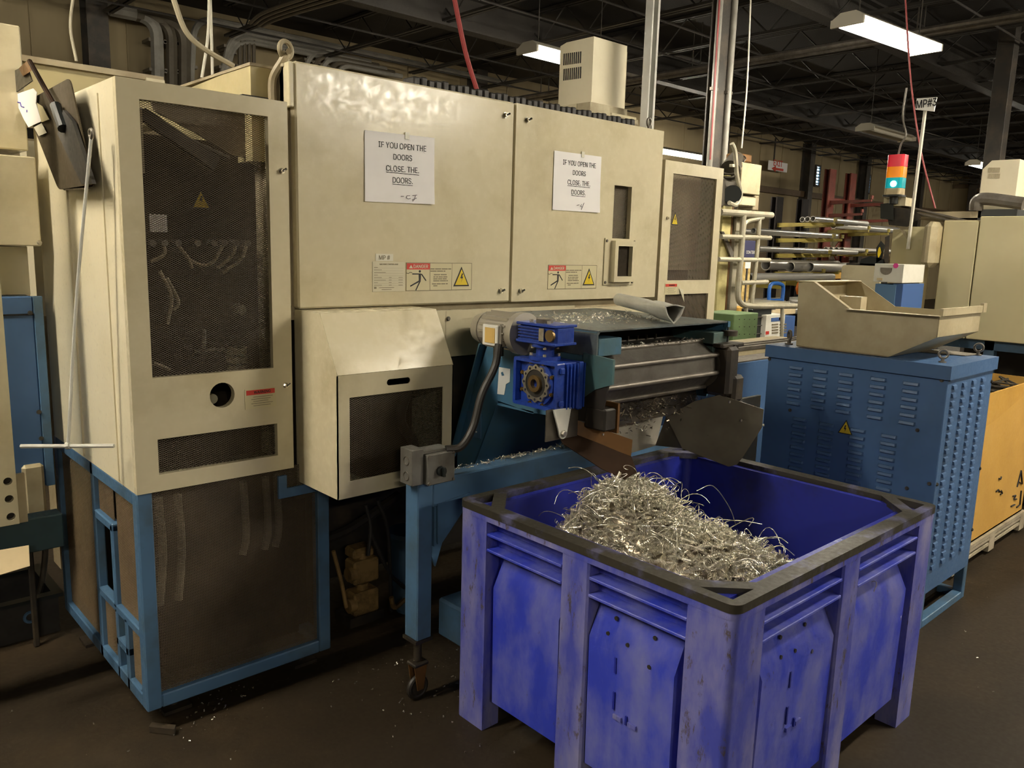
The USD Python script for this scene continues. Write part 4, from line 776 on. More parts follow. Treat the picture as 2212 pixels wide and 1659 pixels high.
P = np.vstack([np.stack([RNG.uniform(.3, 2.0, 90), RNG.uniform(1.3, 2.9, 90), np.zeros(90)], 1), np.stack([RNG.normal(.95, .13, 70), RNG.normal(2.50, .07, 70), np.zeros(70)], 1), np.stack([RNG.normal(1.62, .18, 120), RNG.normal(2.12, .2, 120), np.zeros(120)], 1), np.stack([RNG.uniform(3, 6, 60), RNG.uniform(-.5, 1.1, 60), np.zeros(60)], 1)])
flakes(P, .004, .010, 'chip_metal', 'scattered_chips', fl)
# ================================================================ blue louvred cabinet and what stands on it
cb = thing('louvred_cabinet', 'blue sheet-metal cabinet with rows of louvres and eye bolts on its lid', 'cabinet', (3.70, 1.54, 0))
cx0, cx1, cy0, cy1, ch_ = 3.425, 3.965, 1.142, 1.932, 1.131
B(cx0, cy0, .155, cx1, cy1, 1.075, .003).build('body', 'cabinet_blue', cb)
MB().ext([rect(cx0 - .012, cy0 - .012, cx1 + .012, cy1 + .012)], 'T', ch_, .004).ext([rect(cx0 - .012, cy0 - .012, cx1 + .012, cy1 + .012), rect(cx0 - .006, cy0 - .006, cx1 + .006, cy1 + .006)], 'T', ch_ - .004, .052).build('lid', 'cabinet_blue', cb)
fr = MB()
for x in (cx0, cx1 - .04):
    for y in (cy0, cy1 - .04): fr.box(x, y, 0, x + .04, y + .04, .16, .003)
for a in ((cx0 + .04, cy0, .0, cx1 - .04, cy0 + .04, .035), (cx0 + .04, cy1 - .04, 0, cx1 - .04, cy1, .035), (cx0, cy0 + .04, 0, cx0 + .04, cy1 - .04, .035), (cx1 - .04, cy0 + .04, 0, cx1, cy1 - .04, .035)): fr.box(*a, .003)
fr.build('base_frame', 'machine_blue', cb)
B(cx0 + .06, cy0 + .10, .01, cx1 - .06, cy1 - .1, .15).build('base_contents', 'casting_dark', cb)
def louvre(face, t, z, w, hh=.0135):
    """a pressed louvre: half-round hood open at the bottom"""
    pts = []
    for s in (-1, 1):
        for d, dz in ((0, hh * .5), (-.007, hh * .3), (-.0095, -hh * .5), (0, -hh * .5)):
            k = w / 2 * (1 if d == 0 else .86); pts.append((cx0 + d, t + s * k, z + dz) if face == 'L' else (t + s * k, cy0 + d, z + dz))
    MB().hull(pts).build('louvre', 'cabinet_blue', cb, smooth=25)
for c in range(5):
    for r in range(6):
        yc = (1.788, 1.670, 1.553, 1.414, 1.280)[c]; louvre('L', yc, 1.041 - r * .033, .068)
for c in range(4):
    for r in range(9): louvre('L', (1.748, 1.620, 1.478, 1.345)[c], .806 - r * .033, .068)
for c in range(4):
    for r in range(24): louvre('F', 3.497 + c * .113, 1.040 - r * .0335, .044, .017)
for y, z in ((1.925, 1.064), (1.235, .852), (1.165, 1.07), (1.80, .84), (1.165, .64), (1.25, .60)): bolt((cx0, y, z), 'L', .006, .006).build('screw', 'plate_dark', cb)
for x, z in ((3.44, 1.075), (3.955, 1.02), (3.44, .64), (3.955, .62), (3.955, .33)): bolt((x, cy0, z), 'F', .006, .006).build('screw', 'plate_dark', cb)
MB().ext([(1.566, .778), (1.500, .778), (1.533, .842)], 'L', cx0 - .0015, .0015).build('warning_triangle', 'ink', cb, label='yellow warning triangle')
MB().ext([(1.560, .782), (1.506, .782), (1.533, .834)], 'L', cx0 - .0022, .0007).build('yellow_field', 'warn_yellow', cb)
MB().ext([(1.536, .818), (1.530, .818), (1.534, .806), (1.529, .806), (1.535, .788), (1.5345, .800), (1.5395, .800)], 'L', cx0 - .0028, .0006).build('lightning_bolt', 'ink', cb)
eyebolt((3.52, 1.885, ch_ + .044), cb, .021, .8); eyebolt((3.51, 1.20, ch_ + .035), cb, .017, 1.9); eyebolt((3.93, 1.20, ch_ + .035), cb, .017, 1.9)
hp = thing('chip_hopper', 'empty dull cream metal hopper with a sloping lip sitting on the blue louvred cabinet', 'hopper', (3.7, 1.5, ch_))
prof = [(1.812, 1.136), (1.828, 1.428), (1.756, 1.430), (1.580, 1.321), (1.216, 1.321), (1.213, 1.238), (1.398, 1.136)]
hx0, hx1 = 3.455, 3.93
MB().ext(prof, 'L', hx0, .004).build('side_wall', 'hopper', hp); MB().ext(prof, 'L', hx1 - .004, .004).build('side_wall', 'hopper', hp)
MB().plate([(hx0, 1.812, 1.137), (hx1, 1.812, 1.137), (hx1, 1.828, 1.429), (hx0, 1.828, 1.429)], .004).build('back_wall', 'hopper', hp)
B(hx0, 1.398, 1.134, hx1, 1.812, 1.138).build('hopper_floor', 'hopper', hp)
MB().plate([(hx0, 1.398, 1.136), (hx1, 1.398, 1.136), (hx1, 1.213, 1.238), (hx0, 1.213, 1.238)], .004).build('sloped_floor', 'hopper', hp)
B(hx0, 1.211, 1.238, hx1, 1.215, 1.321).build('front_wall', 'hopper', hp)
MB().plate([(hx0 - .025, 1.60, 1.322), (hx0 + .01, 1.585, 1.322), (hx0 + .01, 1.205, 1.322), (hx0 - .025, 1.205, 1.322)], .003).build('rim_lip', 'hopper', hp)
MB().plate([(hx0 - .004, 1.756, 1.431), (hx0 + .022, 1.756, 1.431), (hx0 + .022, 1.580, 1.3225), (hx0 - .004, 1.580, 1.3225)], .003).build('rim_lip', 'hopper', hp)
MB().plate([(hx0 - .02, 1.83, 1.432), (hx0 + .03, 1.755, 1.432), (hx1, 1.755, 1.432), (hx1, 1.835, 1.432)], .003).build('rim_lip', 'hopper', hp)
B(hx1 - .012, 1.198, 1.322, hx1 + .03, 1.212, 1.362).build('rim_lip', 'hopper', hp); B(hx0, 1.200, 1.322, hx1, 1.214, 1.352).build('front_rim', 'hopper', hp)
B(3.60, 1.60, 1.20, 3.66, 1.70, 1.37).build('inner_plate', 'hopper', hp)
a = thing('metal_plate', 'loose flat metal plate lying on the blue cabinet lid beside the hopper', 'plate', (3.85, 1.3, ch_)); MB().plate([(3.78, 1.43, ch_ + .003), (3.96, 1.38, ch_ + .003), (3.96, 1.20, ch_ + .003), (3.83, 1.22, ch_ + .003)], .003).build('plate', 'steel_dull', a)
# ================================================================ yellow carton on a pallet
pl = thing('pallet', 'pale wooden pallet under the big yellow carton', 'pallet', (4.9, 1.6, 0))
px0, px1, py0, py1 = 4.12, 5.25, 1.25, 1.74
for k in range(4): B(px0, py0 + k * .13, .105, px1, py0 + k * .13 + .10, .125).build('deck_board', 'pallet_wood', pl)
for x in (px0, (px0 + px1) / 2 - .045, px1 - .09):
    B(x, py0, .02, x + .09, py1, .035).build('bottom_board', 'pallet_wood', pl)
    for y in (py0, (py0 + py1) / 2 - .06, py1 - .12): B(x, y, .035, x + .09, y + .12, .105).build('block', 'pallet_wood', pl)
for k in (0, 1): B(px0, py0 + .001, .055 + k * .03, px1, py0 + .012, .07 + k * .03).build('stringer', 'pallet_wood', pl)
gy = thing('carton', 'big yellow-brown cardboard carton with smudged black marks standing on the pallet', 'carton', (4.9, 1.6, .125))
GX0, GX1, GY0, GY1, GZ = 4.17, 5.22, 1.265, 1.72, .90
MB().ext([rect(GX0, GY0, GX1, GY1), rect(GX0 + .008, GY0 + .008, GX1 - .008, GY1 - .008)], 'T', GZ, GZ - .126).build('carton_wall', 'cardboard', gy)
B(GX0, GY0, .126, GX1, GY1, .135).build('carton_floor', 'cardboard', gy)
sk = [(GX0 - .003, .78)] + [(GX0 + .12 + t * (GX1 - GX0 - .12), .735 + .07 * (1 - math.cos(t * math.pi)) * .9) for t in np.linspace(0, 1, 14)]
MB().ext(sk + [(GX1 + .003, GZ), (GX0 - .003, GZ)], 'F', GY0 - .004, .003).build('band', 'cardboard_top', gy)
MB().ext([(GX0 - .006, .735), (GX0 + .075, .735), (GX0 + .035, .14), (GX0 - .006, .14)], 'F', GY0 - .003, .003).build('corner_flap', 'cardboard_top', gy)
def marks(polys):
    m = MB()
    for pts in polys: m.tube([at(x, y, 'y', GY0 - .003) for x, y in pts], .0045, 5)
    m.build('black_marking', 'ink', gy)
marks([[(2163, 1030), (2161, 1035), (2158, 1034)], [(2152, 1062), (2157, 1058), (2160, 1063)], [(2163, 1060), (2165, 1066), (2161, 1068)], [(2206, 1016), (2200, 1040), (2208, 1046), (2206, 1018)], [(2200, 1040), (2197, 1052)], [(2188, 1072), (2194, 1070), (2190, 1078), (2196, 1078)], [(2184, 1094), (2192, 1090)], [(2206, 1060), (2203, 1090), (2196, 1096)]])
B(GX0 + .02, GY0 + .02, .136, GX1 - .02, GY1 - .02, .84).build('carton_fill', 'grime_black', gy)
bk = thing('black_bucket', 'small black tub with a white-edged lid resting in the yellow carton', 'bucket', (4.86, 1.56, .84))
MB().cyl((4.86, 1.56, .841), (4.86, 1.56, .955), .085, 20, .095).build('tub', 'black_plastic', bk); MB().ext([circ(4.86, 1.56, .098, 24), circ(4.86, 1.56, .084, 24)], 'T', .962, .016).build('tub_rim', 'white_plastic', bk)
m = MB()
for k in range(14): m.tube(bez([(4.25 + RNG.random() * .9, 1.3 + RNG.random() * .3, .85), (4.3 + RNG.random() * .8, 1.35 + RNG.random() * .3, .91), (4.35 + RNG.random() * .8, 1.3 + RNG.random() * .3, .86)], 8), .006, 5)
t = thing('scrap_wire', 'tangle of dark scrap heaped in the yellow carton', 'scrap', (4.7, 1.6, .84), kind='stuff'); m.build('scrap', 'casting_dark', t, kind='stuff')
# ================================================================ second machine
m3_ = thing('machining_center', 'farther cream machine at the right edge with red-amber-green signal tower', 'machine', (6.2, 2.0, 0))
MX = 5.3
def yy(px, py=600, x=MX): return at(px, py, 'x', x)[1]
zt, zb = at(2140, 467, 'x', MX)[2], at(2100, 733, 'x', MX)[2]
B(MX, .85, zb, MX + .02, yy(2106, 560) - .002, zt, .004).build('door', 'cream_plain', m3_)
z2 = at(2070, 477, 'x', MX)[2]
B(MX, yy(2106, 560) + .004, zb, MX + .02, yy(2030, 560), z2, .004).build('door', 'cream_plain', m3_)
B(MX + .02, .85, zb, 7.0, yy(2024, 600), zt - .02).build('enclosure', 'cream_frame', m3_)
B(MX - .10, yy(2022, 500, MX - .1), at(2000, 578, 'x', MX - .1)[2], MX + .05, yy(1992, 500, MX - .1), at(2005, 478, 'x', MX - .1)[2], .03).build('rounded_cover', 'hopper', m3_)
B(MX - .02, yy(1992, 580), .75, MX + .10, yy(1957, 580), at(1975, 490, 'x', MX)[2]).build('end_post', 'cream_plain', m3_)
B(MX + .06, yy(1958, 580), .75, MX + .20, yy(1912, 580), at(1940, 495, 'x', MX)[2]).build('end_panel', 'cream_plain', m3_)
B(MX + .1, yy(1945, 480), at(1940, 470, 'x', MX)[2], MX + 1.2, yy(2105, 470), at(2050, 455, 'x', MX)[2]).build('top_rail', 'cream_frame', m3_)
for a, b in (((1945, 444), (2105, 482)), ((1955, 455), (2100, 488))): MB().tube([at(*a, 'x', MX + .1), at(*b, 'x', MX + .1)], .010, 6).build('guide_rod', 'steel_dull', m3_)
MB().hull([at(x, y, 'x', MX + d) for x, y in ((1930, 448), (1975, 452), (1990, 470), (1960, 490), (1920, 486), (1915, 455)) for d in (0, .12)]).build('spindle_head', 'grime_black', m3_)
MB().hull([at(x, y, 'x', MX - .02 + d) for x, y in ((1902, 440), (1930, 438), (1930, 476), (1902, 472)) for d in (0, .10)]).build('black_box', 'black_plastic', m3_)
MB().plate([at(1957, 500, 'x', MX - .03), at(1962, 520, 'x', MX - .03), at(1945, 496, 'x', MX - .03), at(1938, 492, 'x', MX - .03)], .01).build('bracket', 'cream_frame', m3_)
B(MX, yy(1957, 425), at(1930, 445, 'x', MX)[2], MX + .15, yy(1910, 425), at(1930, 427, 'x', MX)[2]).build('lamp_shelf', 'cream', m3_)
# signal tower
sx = MX - .02; c = at(1932, 420, 'x', sx); r = .5 * abs(yy(1914, 370, sx) - yy(1950, 370, sx))
def seg(y0, y1, mat, name, k=1.0):
    a, b = at(1932, y0, 'x', sx)[2], at(1932, y1, 'x', sx)[2]; yc = at(1932, (y0 + y1) / 2, 'x', sx)[1]
    return MB().ext([rrect(sx - r * .85 * k, c[1] - r * k, sx + r * .85 * k, c[1] + r * k, r * .4)], 'T', a, a - b).build(name, mat, m3_)
seg(335.5, 361, 'lens_red', 'red_lens'); seg(361.5, 384.5, 'lens_amber', 'amber_lens'); seg(385, 407, 'lens_green', 'green_lens'); seg(407.5, 421, 'cardboard_pale', 'lamp_base'); seg(421.5, 425, 'black_plastic', 'lamp_collar', 1.15); seg(425.5, 440, 'black_plastic', 'lamp_stem', .5)
lg = at(1930, 397, 'x', sx - r * .85); MB().cyl(lg, lg - (.003, 0, 0), .019, 16).build('lit_lens', 'lamp_green', m3_)
MB().tube(bez([at(x, y, 'x', sx) for x, y in ((1940, 335), (1947, 310), (1957, 290), (1950, 250), (1958, 190))]), .006, 6).build('lamp_cable', 'steel_dull', m3_)
# louvred tower and its hose
tx = MX + .18; a, b = at(2124, 355, 'x', tx), at(2187, 470, 'x', tx)
MB().ext([(a[1], b[2]), (a[1] + .0, a[2] - .03), (a[1] - .045, a[2] + .02), (b[1], a[2] + .02), (b[1], b[2])], 'L', tx, .22).build('motor_tower', 'cream_bright', m3_)
for r_ in range(2):
    for k in range(10): q0, q1 = at(2137 + k * 2.5, 362 + 13 * r_, 'x', tx), at(2137 + k * 2.5, 372 + 13 * r_, 'x', tx); B(tx - .002, q0[1] - .003, q1[2], tx + .001, q0[1] + .003, q0[2]).build('louvre_slot', 'cream_frame', m3_)
MB().tube(bez([at(2108, 455, 'x', MX + .1), at(2112, 435, 'x', MX + .1), at(2135, 430, 'x', MX + .1), at(2212, 440, 'x', MX + .1)]), .038, 10).build('flexible_duct', 'steel_dull', m3_)
B(MX + .1, yy(2185, 460), at(2150, 467, 'x', MX)[2] - .02, MX + .3, yy(2100, 460), at(2150, 450, 'x', MX)[2]).build('duct_box', 'black_plastic', m3_)
for y in (yy(2030), 1.55, .9):
    for x in (MX + .05, 6.9): B(x, y, 0, x + .06, y + .06, zb - .001, .004).build('base_leg', 'machine_blue', m3_)
B(MX + .05, .9, zb - .06, MX + .11, yy(2030), zb - .001).build('base_rail', 'machine_blue', m3_)
B(MX + .5, .9, .02, 6.9, yy(2040), zb - .05).build('base_inside', 'casting_dark', m3_)
sg = thing('stick_sign', 'white MP#3 sign on a thin stick beside the coloured signal tower', 'sign', at(1961, 540, 'x', 5.262))
MB().tube([at(1999, 236, 'x', 5.262), at(1961, 538, 'x', 5.262)], .011, 6).build('stick', 'cable_white', sg)
P = [at(x, y, 'x', 5.252) for x, y in ((1981, 213), (2024, 210), (2018, 241), (1978, 237))]
MB().ext([(p[1], p[2]) for p in P], 'L', 5.246, .012).build('sign_board', 'white_plastic', sg)
q = at(2001, 231, 'x', 5.246); MB().text('MP#3', .044, 'L', (5.2445, q[1], q[2]), bold=True, tilt=.05, squeeze=.72).build('lettering', 'ink', sg)
# crates in front of it
t = thing('white_carton', 'white carton with a hand hole and pink dot, stacked on the blue carton', 'carton', at(1920, 612, 'x', 4.75))
def on_x(x0, p0, p1, dx, mat, name, parent, **k): a, b = at(*p0, 'x', x0), at(*p1, 'x', x0); return B(x0, b[1], b[2], x0 + dx, a[1], a[2], .002).build(name, mat, parent, **k)
on_x(4.75, (1890, 569), (1949, 611.5), .3, 'white_box', 'carton_body', t)
q = at(1914, 584, 'x', 4.749); MB().ext([[(q[1] - .033, q[2] + .015), (q[1] - .033, q[2] + .002)] + [(q[1] + .033 * math.cos(a), q[2] + .002 + .028 * math.sin(a)) for a in np.linspace(math.pi, 2 * math.pi, 9)] + [(q[1] + .033, q[2] + .015)]], 'L', 4.748, .003).build('hand_hole', 'steel_dull', t)
q = at(1935, 574, 'x', 4.749); MB().ext([circ(q[1], q[2], .0145, 20)], 'L', 4.748, .002).build('dot_sticker', 'pink_dot', t)
on_x(4.748, (1894, 600), (1906, 606), .002, 'cardboard_pale', 'label_patch', t)
t = thing('blue_carton', 'blue printed carton under the white carton with the pink dot', 'carton', at(1918, 665, 'x', 4.75))
on_x(4.755, (1891, 612.5), (1930, 675), .3, 'box_blue_pale', 'carton_body', t); on_x(4.757, (1930, 612.5), (1945, 675), .3, 'box_blue', 'carton_end', t)
t = thing('bench', 'dark bench the blue and white cartons stand on', 'bench', (4.9, 2.1, 0)); zz = at(1918, 675, 'x', 4.755)[2]; B(4.55, 1.76, zz - .04, 5.15, 2.06, zz - .001).build('bench_top', 'steel_dull', t)
for x in (4.6, 5.05):
    for y in (1.78, 2.0): B(x, y, 0, x + .05, y + .05, zz - .04).build('leg', 'steel_dark', t)
t = thing('partition', 'plain cream partition panel with a rounded corner behind the hopper', 'panel', at(1850, 660, 'x', 5.0))
a, b = at(1819, 572, 'x', 5.16), at(1889, 640, 'x', 5.16); MB().ext([rrect(b[1] - .02, 0, a[1], a[2], .02)], 'L', 5.16, .03).build('panel', 'cream', t)
# ================================================================ coolant tank, boards, between conveyor and blue cabinet
t = thing('coolant_tank', 'blue coolant tank with dark rim between the conveyor head and the louvred cabinet', 'tank', (3.6, 2.5, 0))
za = at(1600, 784, 'y', 2.30)[2]; B(3.25, 2.30, .05, 4.3, 2.44, za, .004).build('tank_body', 'cabinet_blue', t); B(3.25, 2.305, za, 4.3, 2.44, za + .006).build('tank_rim', 'steel_dull', t)
for x in (3.3, 4.2): B(x, 2.32, 0, x + .06, 2.40, .05).build('foot', 'grime_black', t)
t = thing('machine_bed', 'dull tan ribbed machine bed edge behind the conveyor head', 'bed', (4.3, 2.7, 0))
a = at(1590, 748, 'y', 2.6); B(3.86, 2.56, a[2] - .10, 5.2, 2.9, a[2] - .02).build('bed_slab', 'hopper', t)
for k in range(3): B(3.86, 2.55 + .06 * k, a[2] - .02, 5.2, 2.575 + .06 * k, a[2] + .0).build('bed_rail', 'steel_dull', t)
B(4.0, 2.6, 0, 5.1, 2.88, a[2] - .10).build('bed_base', 'casting_dark', t)
t = thing('cream_board', 'cream board standing behind the right chute wing', 'board', (3.6, 2.16, 0))
B(3.43, 2.15, .05, 3.77, 2.17, at(1600, 862, 'y', 2.15)[2], .002).build('board', 'cream', t)
for x in (3.45, 3.70): B(x, 2.13, 0, x + .05, 2.22, .05).build('foot', 'cream_frame', t)
# ================================================================ steel post and pipes
t = thing('strut_post', 'bright slotted strut post rising from the machine top to the roof', 'post', (3.42, 2.72, 2.1))
B(3.388, 2.70, 2.09, 3.398, 2.745, 4.7).build('strut_flange', 'galvanized', t); B(3.398, 2.735, 2.09, 3.432, 2.745, 4.7).build('strut_back', 'galvanized', t); B(3.432, 2.70, 2.09, 3.448, 2.745, 4.7).build('strut_flange', 'galvanized', t)
t = thing('steel_column', 'dark steel roof column flanked by white conduits behind the machine', 'column', (7.55, 5.1, 0), kind='structure')
MB().box(7.44, 5.05, 0, 7.62, 5.065, 4.7).box(7.44, 5.145, 0, 7.62, 5.16, 4.7).box(7.52, 5.065, 0, 7.54, 5.145, 4.7).build('column', 'steel_dark', t)
for dx, r, lab in ((7.39, .032, 'white conduit on the left face of the dark column'), (7.655, .034, 'thicker white conduit on the right face of the dark column')):
    t = thing('conduit', lab, 'conduit', (dx, 5.03, 0)); MB().cyl((dx, 5.03, 0), (dx, 5.03, 4.7), r, 12).build('pipe', 'conduit_white', t)
    for z in (2.2, 3.2, 4.2): B(dx - r - .015, 5.01, z, dx + r + .015, 5.055, z + .03).build('pipe_clamp', 'steel_dull', t)
def wire(name, label, cat, pts, y, r, mat, axis='y'):
    t = thing(name, label, cat, at(*pts[0], axis, y)); MB().tube(bez([at(*p, axis, y) for p in pts], 10), r, 6).build('strand', mat, t); return t
wire('hanging_cable', 'red cord running down the left side of the dark column', 'cable', [(1556, -30), (1546, 140), (1534, 345)], 4.9, .010, 'wire_red')
wire('hanging_cable', 'slack red air hose slanting down behind the big cream door', 'cable', [(978, -20), (1005, 110), (1032, 200)], 3.3, .012, 'wire_red')
wire('hanging_cable', 'thin red hose crossing behind the MP#3 sign', 'cable', [(1955, -10), (1968, 180), (1990, 330), (2020, 450)], 5.9, .006, 'wire_red', 'x')
wire('hanging_cable', 'pale twin cable hanging beside the motor right of the dark column', 'cable', [(1622, -10), (1614, 180), (1602, 320)], 4.6, .009, 'cable_white')
wire('hanging_cable', 'thick tan hose sagging from the roof to the machine top', 'cable', [(372, -10), (400, 65), (440, 105), (505, 143)], 3.2, .010, 'cable_tan')
wire('hanging_cable', 'white cord dropping just right of the sagging tan hose, ending lower left', 'cable', [(452, -10), (449, 80), (436, 168)], 3.4, .006, 'cable_white')
wire('hanging_cable', 'white cord hanging straight down beside the sagging tan hose', 'cable', [(454, -10), (457, 80), (459, 165)], 3.5, .006, 'cable_white')
wire('hanging_cable', 'faint thin cord on the tan wall at the upper left', 'cable', [(158, -10), (152, 60), (165, 132)], 5.0, .008, 'cable_tan')
# ================================================================ conduits on the back wall
def conduit(label, pts, r, mat='conduit_white', y=11.6, group=None):
    t = thing('conduit', label, 'conduit', at(*pts[0], 'y', y), group=group); P = np.array([at(*p, 'y', y) for p in pts]); P[1:, 2] = min(P[1, 2], 4.62) if abs(pts[2][0] - pts[1][0]) > 5 else np.minimum(P[1:, 2], 4.7); Q = [P[0]]
    for i in range(1, len(P) - 1):
        a, b, c = P[i - 1], P[i], P[i + 1]; R = min(.30, .45 * np.linalg.norm(a - b), .45 * np.linalg.norm(c - b)); u = b + (a - b) / np.linalg.norm(a - b) * R; v = b + (c - b) / np.linalg.norm(c - b) * R
        Q += [(1 - s) ** 2 * u + 2 * s * (1 - s) * b + s * s * v for s in np.linspace(0, 1, 8)]
    Q.append(P[-1]); MB().tube(Q, r, 8).build('pipe', mat, t)
    for s in (.3, .7): q = P[0] + (P[1] - P[0]) * s; B(q[0] - r - .03, q[1] - .02, q[2] - .02, q[0] + r + .03, q[1] + .24, q[2] + .02).build('strap', 'conduit_dark', t)
for i, (x, r) in enumerate(((346, .085), (376, .075), (402, .09))):
    conduit(('leftmost', 'middle', 'rightmost')[i] + ' of the three fat grey conduits bending left at the top of the tan wall', [(x - 4, 200), (x - 8 + 2 * i, 40 + 6 * i), (x - 110, 14 + 2 * i)], r, 'conduit_white' if i == 0 else 'conduit_dark')
conduit('bright conduit rising behind the sagging hose and running right along the roof, topmost', [(412, 190), (420, 36), (1100, 178)], .045)
for i in range(3): conduit(('upper', 'middle', 'lower')[i] + ' of three conduits bending right below the topmost bright one', [(474 + 7 * i, 180), (500 + 3 * i, 66 + 9 * i), (720, 112 + 8 * i)], .035)
for i in range(4): conduit(('leftmost', 'second', 'third', 'rightmost')[i] + ' of the thin vertical conduits on the tan wall left of the eye bolt', [(518 + 10 * i, 180), (518 + 10 * i, 128), (518 + 10 * i, 88)], .03, 'conduit_dark', group='thin vertical conduits on the back wall')
for i in range(5): conduit(('leftmost', 'second', 'middle', 'fourth', 'rightmost')[i] + ' of the grey conduits curving right behind the large door top', [(650 + 17 * i, 180), (672 + 17 * i, 108 + 8 * i), (800 + 17 * i, 134 + 9 * i)], .04, 'conduit_dark' if i % 2 else 'conduit_white', group='conduits curving behind the large door')
for i in range(4):
    P = np.array([at(540 + 9 * i, 50 + 2 * i, 'z', 4.22), at(575 + 12 * i, 25 + 4 * i, 'z', 4.22), at(720 + 14 * i, -25 + 6 * i, 'z', 4.22)]); t = thing('conduit', ('topmost', 'second', 'third', 'lowest')[i] + ' of the thin roof conduits bending toward the viewer above the tan wall', 'conduit', P[0], group='roof conduits bending toward the viewer'); MB().tube(bez(P, 8), .022, 6).build('pipe', 'conduit_dark', t)
for i, (x, z) in enumerate(((9.72, 4.05), (9.90, 4.05))):
    t = thing('roof_pipe', ('nearer', 'farther')[i] + ' of the two pale parallel pipes crossing under the roof behind the bright lamp', 'pipe', (x, 0, z)); MB().cyl((x, -2, z), (x, 11.9, z), .035, 8).build('pipe', 'steel_dull', t)
    for y in (1, 4, 7, 10): MB().cyl((x, y, z), (x, y, 4.7), .008, 5).build('pipe_hanger', 'steel_dark', t)
# ================================================================ drive unit and tube cage
t = thing('bar_feeder', 'yellow and grey post stand carrying a dark motor and cream control box', 'machine', (6.9, 4.6, 0))
def fy(y, p0, p1, dy, mat, name, parent, c=.003, **k): a, b = at(*p0, 'y', y), at(*p1, 'y', y); return B(a[0], y, b[2], b[0], y + dy, a[2], c).build(name, mat, parent, **k)
Y = 4.6
a, b = at(1563, 442, 'y', Y), at(1584, 680, 'y', Y); B(a[0], Y, 0, a[0] + .16, Y + .12, a[2], .004).build('yellow_post', 'post_yellow', t); B(a[0] + .16, Y, 0, a[0] + .19, Y + .1, a[2]).build('post_edge', 'rust_brown', t)
a = at(1588, 462, 'y', Y); B(a[0], Y - .02, 0, a[0] + .13, Y + .1, a[2], .004).build('grey_post', 'tube_cream', t)
for z0, z1 in ((472, 500), (598, 632)): fy(Y - .03, (1592, z0), (1602, z1), .03, 'tube_cream', 'hinge_plate', t)
fy(Y - .1, (1557, 452), (1640, 462), .3, 'steel_dull', 'top_shelf', t)
fy(Y - .05, (1604, 350), (1641, 422), .2, 'hopper', 'control_box', t, .006); fy(Y - .02, (1598, 422), (1632, 446), .2, 'cream', 'control_box_base', t, .006); fy(Y - .0, (1628, 422), (1638, 455), .2, 'cream_frame', 'control_box_side', t, .006)
a = at(1575, 380, 'y', Y); b = at(1600, 350, 'y', Y); MB().cyl(at(1577, 368, 'y', Y), at(1590, 345, 'y', Y + .12), .10, 18, .085).build('drive_motor', 'plate_dark', t)
for k in range(5): p = at(1574 + k * 4.5, 374 - k * 7.5, 'y', Y + .02 * k); MB().ring(p, (.8, 0, .5), (0, 1, .2), .09, .008, 20, 6).build('motor_fin', 'plate_dark', t)
fy(Y - .1, (1583, 354), (1590, 362), .04, 'plate_pale', 'motor_plate', t); fy(Y, (1572, 378), (1596, 384), .15, 'post_yellow', 'motor_bracket', t)
fy(Y, (1564, 386), (1597, 452), .2, 'plate_dark', 'gear_case', t, .02); MB().cyl(at(1582, 420, 'y', Y), at(1582, 420, 'y', Y - .06), .09, 20).build('gear_cover', 'black_plastic', t)
MB().tube(bez([at(x, y, 'y', Y - .1) for x, y in ((1581, 310), (1588, 330), (1592, 380), (1600, 420), (1590, 442), (1575, 438))]), .022, 8).build('motor_cable', 'tube_cream', t)
fy(Y + .05, (1596, 330), (1624, 352), .15, 'rust_brown', 'rear_box', t, .01)
MB().plate([at(1556, 500, 'y', Y - .02), at(1562, 500, 'y', Y - .02), at(1583, 545, 'y', Y - .02), at(1580, 562, 'y', Y - .02)], .02).build('brace', 'steel_dull', t)
t = thing('tube_cage', 'welded cream tube guard cage with rounded lower corner right of the yellow post', 'guard', (7.4, 4.42, 0))
YC = 4.42
def tub(pts, r=.024): MB().tube(bez([at(*p, 'y', YC) for p in pts], 6) if len(pts) > 2 else [at(*p, 'y', YC) for p in pts], r, 10).build('tube', 'tube_cream', t)
tub([(1556, 458), (1667, 465)], .032); tub([(1557, 511), (1664, 514)]); tub([(1552, 560), (1662, 562)]); tub([(1600, 611), (1657, 609)])
tub([(1606, 465), (1600, 560), (1594, 632), (1602, 656), (1630, 661), (1720, 661)], .030); tub([(1641, 468), (1634, 560), (1624, 655)], .022); tub([(1648, 470), (1612, 480), (1606, 500)], .022)
tub([(1612, 660), (1609, 760)], .02); tub([(1690, 661), (1688, 760)], .02)
p = at(1609, 760, 'y', YC); q = at(1688, 760, 'y', YC)
for a in (p, q): MB().cyl((a[0], YC, 0), (a[0], YC, a[2]), .02, 8).build('tube', 'tube_cream', t)
t = thing('osb_panel', 'yellow chipboard panel behind the yellow post', 'panel', (7.9, 5.6, 0)); a, b = at(1555, 545, 'y', 5.6), at(1612, 700, 'y', 5.6); B(a[0], 5.6, 0, b[0], 5.62, a[2]).build('board', 'osb', t)
t = thing('banner', 'dark navy banner with white lettering hanging behind the tube cage', 'banner', at(1620, 560, 'y', 5.2)); fy(5.2, (1609, 519), (1633, 560), .01, 'banner', 'banner_cloth', t)
b_ = at(1621, 519, 'y', 5.2); MB().tube([(b_[0], 5.215, 0), (b_[0], 5.215, b_[2])], .012, 8).build('pole', 'steel_dark', t); q = at(1621, 548, 'y', 5.195); MB().text('COATEK', .034, 'F', q, bold=True).build('lettering', 'white_plastic', t)
t = thing('paper_tag', 'white paper tag hanging under the navy banner', 'tag', at(1614, 572, 'y', 5.15)); fy(5.195, (1611, 559), (1621, 580), .004, 'paper', 'tag', t)
